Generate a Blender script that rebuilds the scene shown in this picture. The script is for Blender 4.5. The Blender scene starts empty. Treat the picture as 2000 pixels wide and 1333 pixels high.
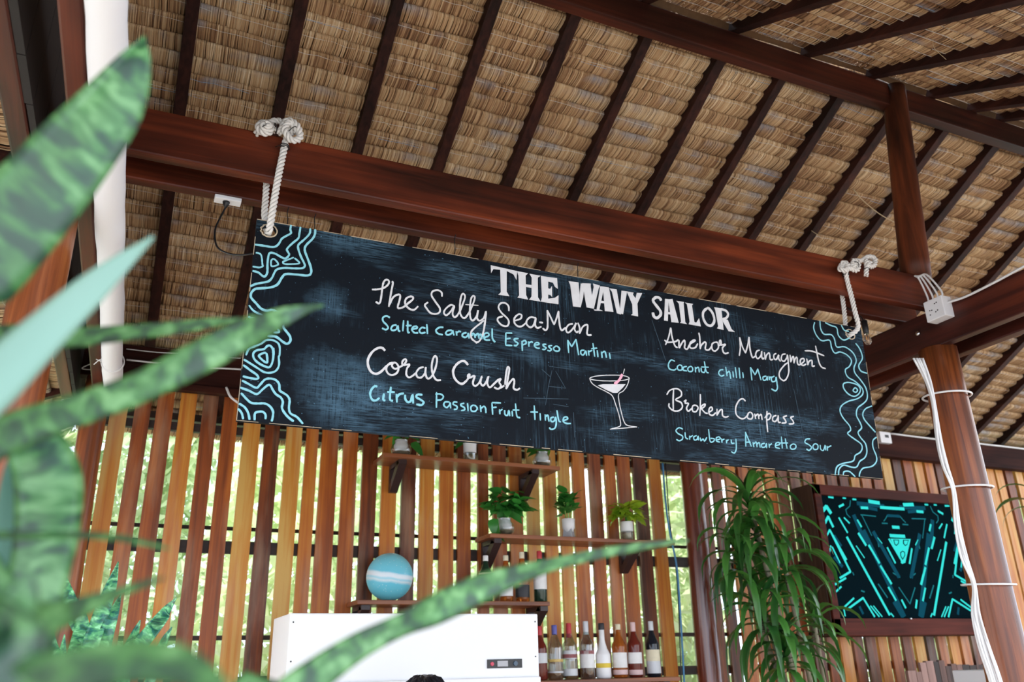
import bpy, bmesh, math, random
import numpy as np
from mathutils import Vector, Matrix
random.seed(7); rng = np.random.default_rng(7)
S = bpy.context.scene
# ------------------------------------------------------------------ camera, world, sun, exposure
CZ = 1.6                                   # camera height above the deck (m)
F = 1625.97                                # focal length in px of a 2000 px wide frame
RT = Vector((0.91531677, -0.4022125, -0.02050181))
UP = Vector((-0.12863386, -0.34021402, 0.93150832))
FW = Vector((0.38163929, 0.84998796, 0.36314175))
cd = bpy.data.cameras.new('camera'); cam = bpy.data.objects.new('camera', cd)
S.collection.objects.link(cam); S.camera = cam
m = Matrix((RT, UP, -FW)).transposed().to_4x4(); m.translation = Vector((0, 0, CZ)); cam.matrix_world = m
cd.sensor_width = 36; cd.lens = F*36/2000; cd.clip_start = 0.02
cd.dof.use_dof = True; cd.dof.focus_distance = 2.85; cd.dof.aperture_fstop = 3.4; cd.dof.aperture_blades = 9
wd = bpy.data.worlds.new('daylight'); S.world = wd; wd.use_nodes = True
wn = wd.node_tree.nodes; wl = wd.node_tree.links
bgn = wn['Background']; bgn.inputs[1].default_value = 2.3
tcn = wn.new('ShaderNodeTexCoord'); nzn = wn.new('ShaderNodeTexNoise'); nzn.inputs['Scale'].default_value = 2.2; nzn.inputs['Detail'].default_value = 5
rpn = wn.new('ShaderNodeValToRGB'); rpn.color_ramp.elements[0].position = .4; rpn.color_ramp.elements[0].color = (.62, .78, 1, 1)
rpn.color_ramp.elements[1].position = .62; rpn.color_ramp.elements[1].color = (1, 1, 1, 1)
wl.new(tcn.outputs['Generated'], nzn.inputs['Vector']); wl.new(nzn.outputs[0], rpn.inputs[0]); wl.new(rpn.outputs[0], bgn.inputs[0])
sd = bpy.data.lights.new('sun', 'SUN'); sun = bpy.data.objects.new('sun', sd); S.collection.objects.link(sun)
sd.energy = 4.0; sd.angle = math.radians(2); sd.color = (1, .95, .86)
sun.rotation_euler = (math.radians(36), 0, math.radians(-28))   # high sun behind the viewer's left shoulder
S.view_settings.view_transform = 'Standard'; S.view_settings.look = 'None'; S.view_settings.gamma = 1
S.view_settings.use_curve_mapping = False; S.view_settings.exposure = 0.68
S.cycles.max_bounces = 10; S.cycles.diffuse_bounces = 5; S.cycles.transmission_bounces = 8; S.cycles.transparent_max_bounces = 12
S.cycles.use_denoising = True
# ------------------------------------------------------------------ helpers
C = S.collection
def ray(x, y): return RT*((x-1000)/F) - UP*((y-666.5)/F) + FW
def atY(x, y, Y): d = ray(x, y); p = d*(Y/d.y); return Vector((p.x, p.y, p.z+CZ))      # measured pixel -> point on a wall plane
def atX(x, y, X): d = ray(x, y); p = d*(X/d.x); return Vector((p.x, p.y, p.z+CZ))
def atZ(x, y, Z): d = ray(x, y); p = d*((Z-CZ)/d.z); return Vector((p.x, p.y, p.z+CZ))
def empty(name, loc, label, cat, group=None):
    o = bpy.data.objects.new(name, None); C.objects.link(o); o.location = loc; o.empty_display_size = .05
    return tag(o, label, cat, group)
def tag(o, label=None, cat=None, group=None, kind=None):
    if label: o['label'] = label
    if cat: o['category'] = cat
    if group: o['group'] = group
    if kind: o['kind'] = kind
    return o
def link(name, me, mat, parent=None, smooth=False, loc=None):
    o = bpy.data.objects.new(name, me); C.objects.link(o)
    if mat is not None:
        for mm in (mat if isinstance(mat, (list, tuple)) else [mat]): me.materials.append(mm)
    if smooth: me.shade_smooth()
    if loc is not None: o.location = loc
    if parent is not None:
        o.parent = parent
        if parent.type == 'EMPTY' or parent.location.length > 0:
            o.matrix_parent_inverse = Matrix.Translation(-wloc(parent))
    return o
def wloc(o):
    v = Vector(o.location)
    return v
class MB:
    """collects simple solids into one mesh"""
    def __init__(s): s.v = []; s.f = []; s.mi = []
    def add(s, vs, fs, mi=0):
        n = len(s.v); s.v += [tuple(v) for v in vs]; s.f += [tuple(i+n for i in f) for f in fs]; s.mi += [mi]*len(fs); return s
    def box(s, a, b, mi=0):
        x0, y0, z0 = a; x1, y1, z1 = b
        return s.add([(x0,y0,z0),(x1,y0,z0),(x1,y1,z0),(x0,y1,z0),(x0,y0,z1),(x1,y0,z1),(x1,y1,z1),(x0,y1,z1)],
                     [(0,3,2,1),(4,5,6,7),(0,1,5,4),(1,2,6,5),(2,3,7,6),(3,0,4,7)], mi)
    def tube(s, pts, r, n=8, mi=0, cap=True):
        pts = [Vector(p) for p in pts]; R = r if hasattr(r, '__len__') else [r]*len(pts)
        rings = []; t = (pts[1]-pts[0]).normalized(); u = t.orthogonal().normalized()
        for i, p in enumerate(pts):
            a = pts[max(0, i-1)]; b = pts[min(len(pts)-1, i+1)]; t = (b-a)
            t = t.normalized() if t.length > 1e-9 else Vector((0, 0, 1))
            u = (u - t*u.dot(t)); u = u.normalized() if u.length > 1e-6 else t.orthogonal().normalized(); w = t.cross(u)
            rings.append([p + (u*math.cos(2*math.pi*k/n) + w*math.sin(2*math.pi*k/n))*R[i] for k in range(n)])
        vs = [v for g in rings for v in g]; fs = []
        for i in range(len(pts)-1):
            for k in range(n): fs.append((i*n+k, i*n+(k+1) % n, (i+1)*n+(k+1) % n, (i+1)*n+k))
        if cap: fs.append(tuple(range(n-1, -1, -1))); fs.append(tuple((len(pts)-1)*n+k for k in range(n)))
        return s.add(vs, fs, mi)
    def lathe(s, prof, c=(0, 0, 0), n=24, mi=0, mids=None):
        c = Vector(c); vs = []; fs = []
        for (r, z) in prof:
            for k in range(n): vs.append(c + Vector((r*math.cos(2*math.pi*k/n), r*math.sin(2*math.pi*k/n), z)))
        b = len(s.v); s.v += [tuple(v) for v in vs]
        for i in range(len(prof)-1):
            for k in range(n):
                s.f.append((b+i*n+k, b+i*n+(k+1) % n, b+(i+1)*n+(k+1) % n, b+(i+1)*n+k)); s.mi.append(mids[i] if mids else mi)
        s.f.append(tuple(b+k for k in range(n-1, -1, -1))); s.mi.append(mids[0] if mids else mi)
        s.f.append(tuple(b+(len(prof)-1)*n+k for k in range(n))); s.mi.append(mids[-1] if mids else mi)
        return s
    def mesh(s, name):
        me = bpy.data.meshes.new(name); me.from_pydata(s.v, [], s.f); me.polygons.foreach_set('material_index', s.mi); me.update(); return me
    def build(s, name, mat, parent=None, smooth=False, bevel=0, origin=None, sub=0):
        if origin is not None:
            O = Vector(origin); s.v = [tuple(Vector(v)-O) for v in s.v]
        me = s.mesh(name)
        if bevel or sub:
            bm = bmesh.new(); bm.from_mesh(me)
            if bevel: bmesh.ops.bevel(bm, geom=bm.edges[:], offset=bevel, segments=2, affect='EDGES', profile=.6)
            bm.to_mesh(me); bm.free()
        return link(name, me, mat, parent, smooth, origin)
def spline(pts, k=4):
    """Catmull-Rom through points"""
    P = [Vector(p) for p in pts]; out = []
    if len(P) < 3: return P
    closed = (P[0]-P[-1]).length < 1e-6
    for i in range(len(P)-1):
        p1, p2 = P[i], P[i+1]
        p0 = P[i-1] if i else (P[-2] if closed else p1*2-p2)
        p3 = P[i+2] if i+2 < len(P) else (P[1] if closed else p2*2-p1)
        for j in range(k):
            t = j/k; out.append(.5*((2*p1)+(p2-p0)*t+(2*p0-5*p1+4*p2-p3)*t*t+(3*p1-p0-3*p2+p3)*t**3))
    return out+[P[-1]]
# ------------------------------------------------------------------ materials
def newmat(name):
    m = bpy.data.materials.new(name); m.use_nodes = True; nt = m.node_tree
    return m, nt.nodes, nt.links, nt.nodes['Principled BSDF']
def plain(name, col, rough=.5, metal=0, spec=.5, emit=0, trans=0, bump=0, coat=0, var=0):
    m, n, l, b = newmat(name)
    b.inputs['Base Color'].default_value = (*col, 1); b.inputs['Roughness'].default_value = rough; b.inputs['Metallic'].default_value = metal
    b.inputs['Specular IOR Level'].default_value = spec; b.inputs['Coat Weight'].default_value = coat
    if trans: b.inputs['Transmission Weight'].default_value = trans; b.inputs['IOR'].default_value = 1.45
    if emit: b.inputs['Emission Color'].default_value = (*col, 1); b.inputs['Emission Strength'].default_value = emit
    tc = n.new('ShaderNodeTexCoord'); nz = n.new('ShaderNodeTexNoise'); nz.inputs['Scale'].default_value = 35; nz.inputs['Detail'].default_value = 4
    l.new(tc.outputs['Object'], nz.inputs['Vector'])
    if bump:
        bp = n.new('ShaderNodeBump'); bp.inputs['Strength'].default_value = bump; bp.inputs['Distance'].default_value = .002
        l.new(nz.outputs[0], bp.inputs['Height']); l.new(bp.outputs[0], b.inputs['Normal'])
    if var:
        mx = n.new('ShaderNodeMix'); mx.data_type = 'RGBA'; mx.inputs[6].default_value = (*[c*(1-var) for c in col], 1); mx.inputs[7].default_value = (*[min(1, c*(1+var)) for c in col], 1)
        l.new(nz.outputs[0], mx.inputs[0]); l.new(mx.outputs[2], b.inputs['Base Color'])
    return m
def wood(name, axis, stops, rough=.42, grain=28, rand=False, coat=0.0, spread=.5, blotch=.5, spec=.5, bump=.25, pale=0):
    """stained timber: long grain along the given axis, blotches, fine streak relief; stops = colours dark..light"""
    m, n, l, b = newmat(name)
    tc = n.new('ShaderNodeTexCoord'); mp = n.new('ShaderNodeMapping')
    sc = [grain]*3; sc['xyz'.index(axis)] = grain*.035; mp.inputs['Scale'].default_value = sc
    l.new(tc.outputs['Object'], mp.inputs['Vector'])
    oi = n.new('ShaderNodeObjectInfo')
    off = n.new('ShaderNodeVectorMath'); off.operation = 'SCALE'; off.inputs[0].default_value = (37, 53, 71)
    l.new(oi.outputs['Random'], off.inputs['Scale']); l.new(off.outputs[0], mp.inputs['Location'])
    a = n.new('ShaderNodeTexNoise'); a.inputs['Scale'].default_value = 1; a.inputs['Detail'].default_value = 6; a.inputs['Roughness'].default_value = .6; a.inputs['Distortion'].default_value = .6
    l.new(mp.outputs[0], a.inputs['Vector'])
    mp2 = n.new('ShaderNodeMapping'); s2 = [5, 5, 5]; s2['xyz'.index(axis)] = 1.3; mp2.inputs['Scale'].default_value = s2
    l.new(tc.outputs['Object'], mp2.inputs['Vector']); l.new(off.outputs[0], mp2.inputs['Location'])
    c = n.new('ShaderNodeTexNoise'); c.inputs['Scale'].default_value = 1; c.inputs['Detail'].default_value = 3
    l.new(mp2.outputs[0], c.inputs['Vector'])
    ad = n.new('ShaderNodeMath'); ad.operation = 'MULTIPLY_ADD'; ad.inputs[1].default_value = blotch
    l.new(c.outputs[0], ad.inputs[0])
    sb = n.new('ShaderNodeMath'); sb.operation = 'MULTIPLY_ADD'; sb.inputs[1].default_value = 1-blotch; 
    l.new(a.outputs[0], sb.inputs[0]); l.new(ad.outputs[0], sb.inputs[2]); ad.inputs[2].default_value = 0
    fac = sb.outputs[0]
    if rand:
        r2 = n.new('ShaderNodeMath'); r2.operation = 'MULTIPLY_ADD'; r2.inputs[1].default_value = spread; r2.inputs[2].default_value = -spread/2
        l.new(oi.outputs['Random'], r2.inputs[0]); s3 = n.new('ShaderNodeMath'); s3.operation = 'ADD'; l.new(fac, s3.inputs[0]); l.new(r2.outputs[0], s3.inputs[1]); fac = s3.outputs[0]
    rp = n.new('ShaderNodeValToRGB'); e = rp.color_ramp.elements; lo, hi = (.37, .63) if not rand else (.22, .78)
    e[0].position = lo; e[0].color = (*stops[0], 1); e[1].position = hi; e[1].color = (*stops[-1], 1)
    for i, s_ in enumerate(stops[1:-1]): q = e.new(lo+(hi-lo)*(i+1)/(len(stops)-1)); q.color = (*s_, 1)
    l.new(fac, rp.inputs[0]); l.new(rp.outputs[0], b.inputs['Base Color'])
    if pale:      # pale weathered patches, also putting the wash of sky light into the colour
        mp3 = n.new('ShaderNodeMapping'); s3_ = [9, 9, 9]; s3_['xyz'.index(axis)] = 1.6; mp3.inputs['Scale'].default_value = s3_; l.new(tc.outputs['Object'], mp3.inputs['Vector']); l.new(off.outputs[0], mp3.inputs['Location'])
        w3 = n.new('ShaderNodeTexNoise'); w3.inputs['Scale'].default_value = 1; w3.inputs['Detail'].default_value = 5; l.new(mp3.outputs[0], w3.inputs['Vector'])
        r3 = n.new('ShaderNodeMapRange'); r3.inputs[1].default_value = .5; r3.inputs[2].default_value = .74; r3.inputs[4].default_value = pale; l.new(w3.outputs[0], r3.inputs[0])
        m3 = n.new('ShaderNodeMix'); m3.data_type = 'RGBA'; m3.inputs[7].default_value = (.52, .34, .22, 1); l.new(r3.outputs[0], m3.inputs[0]); l.new(rp.outputs[0], m3.inputs[6]); l.new(m3.outputs[2], b.inputs['Base Color'])
    b.inputs['Roughness'].default_value = rough; b.inputs['Coat Weight'].default_value = coat; b.inputs['Coat Roughness'].default_value = .18; b.inputs['Specular IOR Level'].default_value = spec
    bp = n.new('ShaderNodeBump'); bp.inputs['Strength'].default_value = bump; bp.inputs['Distance'].default_value = .003
    l.new(a.outputs[0], bp.inputs['Height']); l.new(bp.outputs[0], b.inputs['Normal'])
    return m
RED = [(.020, .005, .003), (.075, .014, .006), (.19, .036, .012)]
DRK = [(.012, .005, .004), (.03, .010, .008), (.06, .018, .012)]
COL = [(.10, .024, .007), (.23, .058, .014), (.38, .12, .03)]
def thin_glass(name, tint, refl=.12, rough=.03):
    m = bpy.data.materials.new(name); m.use_nodes = True; n = m.node_tree.nodes; l = m.node_tree.links; n.remove(n['Principled BSDF'])
    t = n.new('ShaderNodeBsdfTransparent'); t.inputs[0].default_value = (*tint, 1); g = n.new('ShaderNodeBsdfGlossy'); g.inputs['Roughness'].default_value = rough
    f = n.new('ShaderNodeLayerWeight'); f.inputs[0].default_value = .35; a = n.new('ShaderNodeMath'); a.operation = 'MULTIPLY_ADD'; a.inputs[1].default_value = .7; a.inputs[2].default_value = refl
    l.new(f.outputs['Facing'], a.inputs[0]); p = n.new('ShaderNodeMath'); p.operation = 'MULTIPLY'; p.inputs[1].default_value = .8; l.new(a.outputs[0], p.inputs[0])
    x = n.new('ShaderNodeMixShader'); l.new(p.outputs[0], x.inputs[0]); l.new(t.outputs[0], x.inputs[1]); l.new(g.outputs[0], x.inputs[2]); l.new(x.outputs[0], n['Material Output'].inputs[0]); return m
M = dict(
    beam_x=wood('red_beam_wood', 'x', RED, .4, 30, blotch=.6, spec=.32, bump=.4), beam_y=wood('red_cross_beam_wood', 'y', [(.014, .004, .003), (.055, .011, .007), (.12, .024, .011)], .42, 30, blotch=.6, spec=.3),
    ridge=wood('dark_ridge_wood', 'x', [(.014, .004, .003), (.04, .010, .006), (.085, .018, .009)], .5, spec=.25),
    rafter=wood('rafter_wood', 'y', DRK, .6, 40, spec=.15), pole=wood('varnished_pole_wood', 'z', COL, .36, 44, coat=.12, bump=.6),
    king=wood('king_post_wood', 'z', [(.022, .006, .003), (.075, .018, .007), (.15, .035, .012)], .5, spec=.25),
    slat=wood('fence_slat_wood', 'z', [(.06, .016, .006), (.15, .034, .007), (.28, .064, .010), (.45, .125, .016), (.56, .22, .030), (.62, .36, .09)], .42, 30, rand=True, spread=.5, blotch=.5, spec=.4, bump=.6, pale=.5),
    shelf=wood('shelf_wood', 'x', [(.10, .028, .012), (.25, .08, .03), (.38, .14, .06)], .4), bracket=plain('bracket_wood', (.035, .018, .018), .4, bump=.2),
    rail=wood('rail_wood', 'x', [(.015, .009, .008), (.03, .018, .015), (.06, .03, .02)], .6),
    plate=wood('plate_wood', 'x', [(.016, .005, .004), (.035, .010, .007), (.06, .018, .011)], .7, spec=.08),
    frame=wood('screen_frame_wood', 'x', [(.025, .006, .004), (.065, .012, .007), (.11, .022, .013)], .5, spec=.08), frame_side=wood('screen_box_side', 'z', [(.03, .018, .014), (.07, .042, .03), (.12, .075, .055)], .6),
    white=plain('white_plastic', (.8, .8, .84), .4), wire=plain('black_wire', (.01, .01, .012), .4), cream=plain('white_cable', (.78, .78, .8), .5),
    canvas=plain('white_canvas_roll', (.8, .8, .85), .8, bump=.4), dark=plain('unlit_corner_dark', (.012, .008, .008), .8, var=.3),
    chrome=plain('steel', (.6, .6, .62), .25, metal=1), deck=wood('deck_wood', 'x', [(.22, .15, .10), (.32, .23, .16), (.42, .31, .22)], .6),
    sand=plain('pale_sand', (.42, .40, .36), .9, var=.15))
# ------------------------------------------------------------------ roof
TAN = math.tan(math.radians(28.2)); CS = math.cos(math.radians(28.2)); SN = math.sin(math.radians(28.2))
YR = 2.42; ZR = 2.74+CZ                     # ridge line of the rafters' lower edges
def thatch_mat():
    m, n, l, b = newmat('dry_grass_thatch')
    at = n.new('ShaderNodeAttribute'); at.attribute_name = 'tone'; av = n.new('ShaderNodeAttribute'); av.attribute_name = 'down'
    rp = n.new('ShaderNodeValToRGB'); e = rp.color_ramp.elements
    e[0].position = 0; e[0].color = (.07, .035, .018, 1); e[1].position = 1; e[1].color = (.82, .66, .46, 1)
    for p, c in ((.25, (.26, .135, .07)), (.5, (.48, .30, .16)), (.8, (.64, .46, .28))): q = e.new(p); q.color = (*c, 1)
    tc = n.new('ShaderNodeTexCoord'); nz = n.new('ShaderNodeTexNoise'); nz.inputs['Scale'].default_value = 1.7; nz.inputs['Detail'].default_value = 5; nz.inputs['Roughness'].default_value = .65
    l.new(tc.outputs['Object'], nz.inputs['Vector'])
    ma = n.new('ShaderNodeMath'); ma.operation = 'MULTIPLY_ADD'; ma.inputs[1].default_value = .75; l.new(at.outputs['Fac'], ma.inputs[0])
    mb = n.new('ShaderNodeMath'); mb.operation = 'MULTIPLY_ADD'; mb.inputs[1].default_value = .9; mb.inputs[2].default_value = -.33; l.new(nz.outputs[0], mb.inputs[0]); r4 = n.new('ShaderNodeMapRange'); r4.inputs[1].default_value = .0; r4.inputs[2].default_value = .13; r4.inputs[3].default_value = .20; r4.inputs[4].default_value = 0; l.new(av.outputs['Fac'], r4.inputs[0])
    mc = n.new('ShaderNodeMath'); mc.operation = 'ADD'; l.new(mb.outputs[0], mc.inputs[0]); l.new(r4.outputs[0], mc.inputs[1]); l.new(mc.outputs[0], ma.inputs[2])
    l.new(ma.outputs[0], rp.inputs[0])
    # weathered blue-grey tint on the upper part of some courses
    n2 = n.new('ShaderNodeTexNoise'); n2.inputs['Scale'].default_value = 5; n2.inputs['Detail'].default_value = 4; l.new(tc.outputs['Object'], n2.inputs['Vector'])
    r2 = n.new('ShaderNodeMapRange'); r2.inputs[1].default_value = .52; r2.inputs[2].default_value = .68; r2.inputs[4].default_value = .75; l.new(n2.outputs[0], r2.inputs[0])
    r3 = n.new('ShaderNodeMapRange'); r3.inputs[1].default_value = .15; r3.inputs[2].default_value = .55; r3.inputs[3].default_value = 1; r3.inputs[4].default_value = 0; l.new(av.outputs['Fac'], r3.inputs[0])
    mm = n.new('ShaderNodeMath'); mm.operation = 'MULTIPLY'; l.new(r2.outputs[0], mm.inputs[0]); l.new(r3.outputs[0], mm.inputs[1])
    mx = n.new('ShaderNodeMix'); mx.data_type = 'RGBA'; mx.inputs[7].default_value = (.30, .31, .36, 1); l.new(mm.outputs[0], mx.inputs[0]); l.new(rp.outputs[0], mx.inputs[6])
    l.new(mx.outputs[2], b.inputs['Base Color']); b.inputs['Roughness'].default_value = .75; b.inputs['Specular IOR Level'].default_value = .25
    return m
THATCH = thatch_mat(); THREAD = plain('pale_binding_thread', (.62, .60, .58), .7); THREADB = plain('blue_binding_thread', (.20, .38, .62), .7)
PROF = np.array([(.012, -.010), (.001, .000), (-.002, .012), (.004, .022), (.016, .0245), (.045, .018), (.096, -.006)])
def course(ceil, org, along, down, nrm, L, width, tone=0.0):
    """one row of folded grass thatch: thousands of straw ribbons"""
    org, along, down, nrm = [np.array(a, float) for a in (org, along, down, nrm)]
    N = int(L/width); x = (np.arange(N)+rng.random(N)*.6)*width
    wob = .004*np.sin(x*3.1+rng.random()*9)+.003*np.sin(x*11+rng.random()*9)
    hgt = .002*np.sin(x*7+rng.random()*9)+rng.normal(0, .0003, N)
    lean = rng.normal(0, .0014, N)+.003*np.sin(x*5+rng.random()*9); wd = width*(.55+.9*rng.random(N))
    K = len(PROF); V = np.zeros((N, K, 2, 3))
    for k, (s, n_) in enumerate(PROF):
        ss = s+wob+rng.normal(0, .0005, N); nn = n_+hgt*(1 if k > 1 else .3)+rng.normal(0, .0003, N)
        for e, sg in enumerate((-.5, .5)):
            xx = x+sg*wd+lean*(s/.09)
            V[:, k, e, :] = org+xx[:, None]*along+ss[:, None]*down+(nn+(.0006 if e else -.0006)*((-1)**np.arange(N)))[:, None]*nrm
    base = (np.arange(N)*K*2)[:, None]; fs = []
    for k in range(K-1): fs.append(np.stack([base[:, 0]+2*k, base[:, 0]+2*k+1, base[:, 0]+2*k+3, base[:, 0]+2*k+2], 1))
    Fc = np.stack(fs, 1).reshape(-1, 4)
    me = bpy.data.meshes.new('thatch_course'); me.vertices.add(N*K*2); me.vertices.foreach_set('co', V.reshape(-1))
    me.loops.add(Fc.size); me.loops.foreach_set('vertex_index', Fc.reshape(-1).astype(np.int32))
    me.polygons.add(len(Fc)); me.polygons.foreach_set('loop_start', np.arange(0, Fc.size, 4, dtype=np.int32))
    me.update(calc_edges=True)
    t = np.clip(.5+tone+rng.normal(0, .19, N)+.10*np.sin(x*2.3+rng.random()*9)-.5*(rng.random(N) < .035), 0, 1)
    a = me.attributes.new('tone', 'FLOAT', 'POINT'); a.data.foreach_set('value', np.repeat(t, K*2).astype(np.float32))
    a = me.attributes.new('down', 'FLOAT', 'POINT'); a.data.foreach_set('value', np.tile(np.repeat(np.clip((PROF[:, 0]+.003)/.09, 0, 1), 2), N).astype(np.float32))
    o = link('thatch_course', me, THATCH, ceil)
    # binding thread stitched just under the fold
    xs = np.arange(0, L, .05); 
    for q, (mt, s0) in enumerate(((THREAD, .014), (THREADB, .024))):
        mb = MB(); j0 = 0
        while j0 < len(xs)-4:
            j1 = min(len(xs), j0+random.randint(5, 30) if q == 0 else j0+random.randint(3, 9))
            if random.random() < (.62 if q == 0 else .14) and j1-j0 > 2:
                pts = [org+x_*along+(s0+random.gauss(0, .0022))*down+(.0252-.10*max(0, s0-.014))*nrm for x_ in xs[j0:j1]]
                mb.tube(pts, .0009, 3)
            j0 = j1
        if mb.v: tag(mb.build('binding_thread', mt, o), kind='stuff')
    return o
def thatch_plane(ceil, org, along, down, nrm, L, D, width, tone=0, pitch=.0765, start=0):
    n = int(D/pitch)
    for k in range(n):
        if k*pitch < start: continue
        course(ceil, Vector(org)+Vector(down)*(k*pitch)+Vector(nrm)*0, along, down, nrm, L, width*(1 if k < 40 else 1.6), tone+random.gauss(0, .085))
def slab(name, a, b, c, d, th, nrm, mat):
    """solid layer added behind the thatch to stop light leaks, th thick, outward of its courses"""
    n = Vector(nrm)*-1; mb = MB(); P = [Vector(p)+n*.012 for p in (a, b, c, d)]; Q = [p+n*th for p in P]
    mb.add(P+Q, [(0,1,2,3),(7,6,5,4),(0,4,5,1),(1,5,6,2),(2,6,7,3),(3,7,4,0)])
    return tag(mb.build(name, mat), kind='structure')
BACK = plain('thatch_backing', (.16, .09, .045), .9, var=.3)
XA, XB = -.40, 7.4
# back slope
dn = Vector((0, CS, -SN)); nb = Vector((0, -SN, -CS)); TH = .068       # rafters are TH deep
o0 = Vector((XA, YR, ZR))-nb*TH
ceil = slab('ceiling', o0+dn*-.03, o0+Vector((XB-XA, 0, 0))+dn*-.03, o0+Vector((XB-XA, 0, 0))+dn*3.15, o0+dn*3.15, .12, nb, BACK)
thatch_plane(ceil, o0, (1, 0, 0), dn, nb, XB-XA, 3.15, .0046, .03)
RX = [-.07, .335, .715, 1.115, 1.485, 1.86, 2.27, 2.64, 3.02, 3.39, 3.775, 4.17, 4.55, 4.93, 5.31, 5.69, 6.07, 6.45, 6.83, 7.2]
for x in RX:
    w = random.uniform(.022, .027); p = Vector((x, YR, ZR)); mb = MB(); L = 2.95
    a = [p+Vector((sx*w, 0, 0))+nb*-h+dn*s for s in (.0, L) for sx, h in ((-1, 0), (1, 0), (1, TH-.004), (-1, TH-.004))]
    mb.add(a, [(0,3,2,1),(4,5,6,7),(0,1,5,4),(1,2,6,5),(2,3,7,6),(3,0,4,7)]); mb.build('rafter', M['rafter'], ceil, bevel=.002)
# front slope, descending towards the viewer
dn2 = Vector((0, -CS, -SN)); nf = Vector((0, SN, -CS)); o1 = Vector((XA, YR, ZR))-nf*TH
ceil2 = slab('ceiling', o1+dn2*-.03, o1+Vector((XB-XA, 0, 0))+dn2*-.03, o1+Vector((XB-XA, 0, 0))+dn2*2.9, o1+dn2*2.9, .12, nf, BACK)
PROF = PROF*np.array([1, 1])
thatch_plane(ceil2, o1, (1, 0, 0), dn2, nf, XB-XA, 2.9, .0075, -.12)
for (px, py) in ((1100, -60), (1260, -20), (1435, 38), (1575, 86), (1700, 121), (1818, 165), (1900, 201), (1960, 235)):
    x = atY(px, py, YR-.03).x; p = Vector((x, YR, ZR+.01)); mb = MB(); w = .026
    a = [p+Vector((sx*w, 0, 0))+nf*-h+dn2*s for s in (.0, 2.7) for sx, h in ((-1, 0), (1, 0), (1, TH-.004), (-1, TH-.004))]
    mb.add(a, [(0,3,2,1),(4,5,6,7),(0,1,5,4),(1,2,6,5),(2,3,7,6),(3,0,4,7)]); mb.build('rafter', M['rafter'], ceil2, bevel=.002)
# loose straws hanging out of the thatch
def stray(c_, pts, r=.0016): tag(MB().tube(spline(pts, 5), r, 4).build('loose_straw', PALESTRAW, c_, smooth=True))
PALESTRAW = plain('pale_straw', (.55, .42, .26), .7)
def roofpt(px, py, d=.02):
    q = ray(px, py); k = (ZR-CZ+TAN*YR+.03)/(q.z+TAN*q.y); p = q*k; return Vector((p.x, p.y, p.z+CZ))+nb*d
stray(ceil, [roofpt(1663, 365, .02), roofpt(1672, 378, .06), roofpt(1705, 405, .07), roofpt(1745, 429, .05)], .0026)
stray(ceil, [roofpt(735, 218, .03), roofpt(748, 228, .05), roofpt(762, 240, .05)]); stray(ceil, [roofpt(1580, 445, .03), roofpt(1596, 455, .05), roofpt(1603, 468, .05)])
for i in range(26):
    x = random.uniform(1.0, 6.5); s_ = random.uniform(.15, 2.2); f_ = i % 2; dd, nn, oo = (dn, nb, o0) if f_ else (dn2, nf, o1); p = oo+Vector((x, 0, 0))+dd*s_+nn*.022; v = Vector((random.uniform(-1, 1), random.uniform(-.5, .5), -random.random())).normalized()
    stray(ceil if f_ else ceil2, [p, p+nn*.03+v*.02, p+nn*.04+v*random.uniform(.05, .10)], .0010)
# low skirt roof beyond the left beams
sk = math.radians(24); dn3 = Vector((-math.cos(sk), 0, -math.sin(sk))); n3 = Vector((math.sin(sk), 0, -math.cos(sk))); o2 = Vector((-.46, 5.2, 1.47+CZ))
ceil3 = slab('ceiling', o2, o2+Vector((0, -6.2, 0)), o2+Vector((0, -6.2, 0))+dn3*1.2, o2+dn3*1.2, .1, n3, BACK)
thatch_plane(ceil3, o2, (0, -1, 0), dn3, n3, 6.2, 1.2, .011, -.02)
for y in (.9, 1.7, 2.5, 3.3, 4.1, 4.9):
    p = Vector((-.46, y, 1.42+CZ)); mb = MB()
    a = [p+Vector((0, sy*.024, 0))+n3*-h+dn3*s for s in (.0, 1.15) for sy, h in ((-1, 0), (1, 0), (1, .05), (-1, .05))]
    mb.add(a, [(0,1,2,3),(7,6,5,4),(4,5,1,0),(5,6,2,1),(6,7,3,2),(7,4,0,3)]); mb.build('rafter', M['rafter'], ceil3)
# near-black boards added on the left, standing for unlit space above the cross beams
gw = empty('wall_left', (-.34, 2.4, 1.45+CZ), None, None); tag(gw, kind='structure')
y = -.3
while y < 4.9:
    w = .19; yc = y+w/2; top = ZR+.10-TAN*abs(yc-YR)-TAN*w/2
    top = max(top, 1.47+CZ)
    if 1: MB().box((-.381+random.uniform(-.002, .002), y, 1.283+CZ), (-.364, y+w-.004, top)).build('dark_infill_board', M['dark'], gw)
    y += w
a_ = Vector((-.352, 1.5, 1.50+CZ)); MB().tube([a_, a_+Vector((0, .9, 1.0))], [.026, .020], 7).build('brace', plain('grey_brace', (.05, .045, .03), .9, var=.4), gw)
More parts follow.
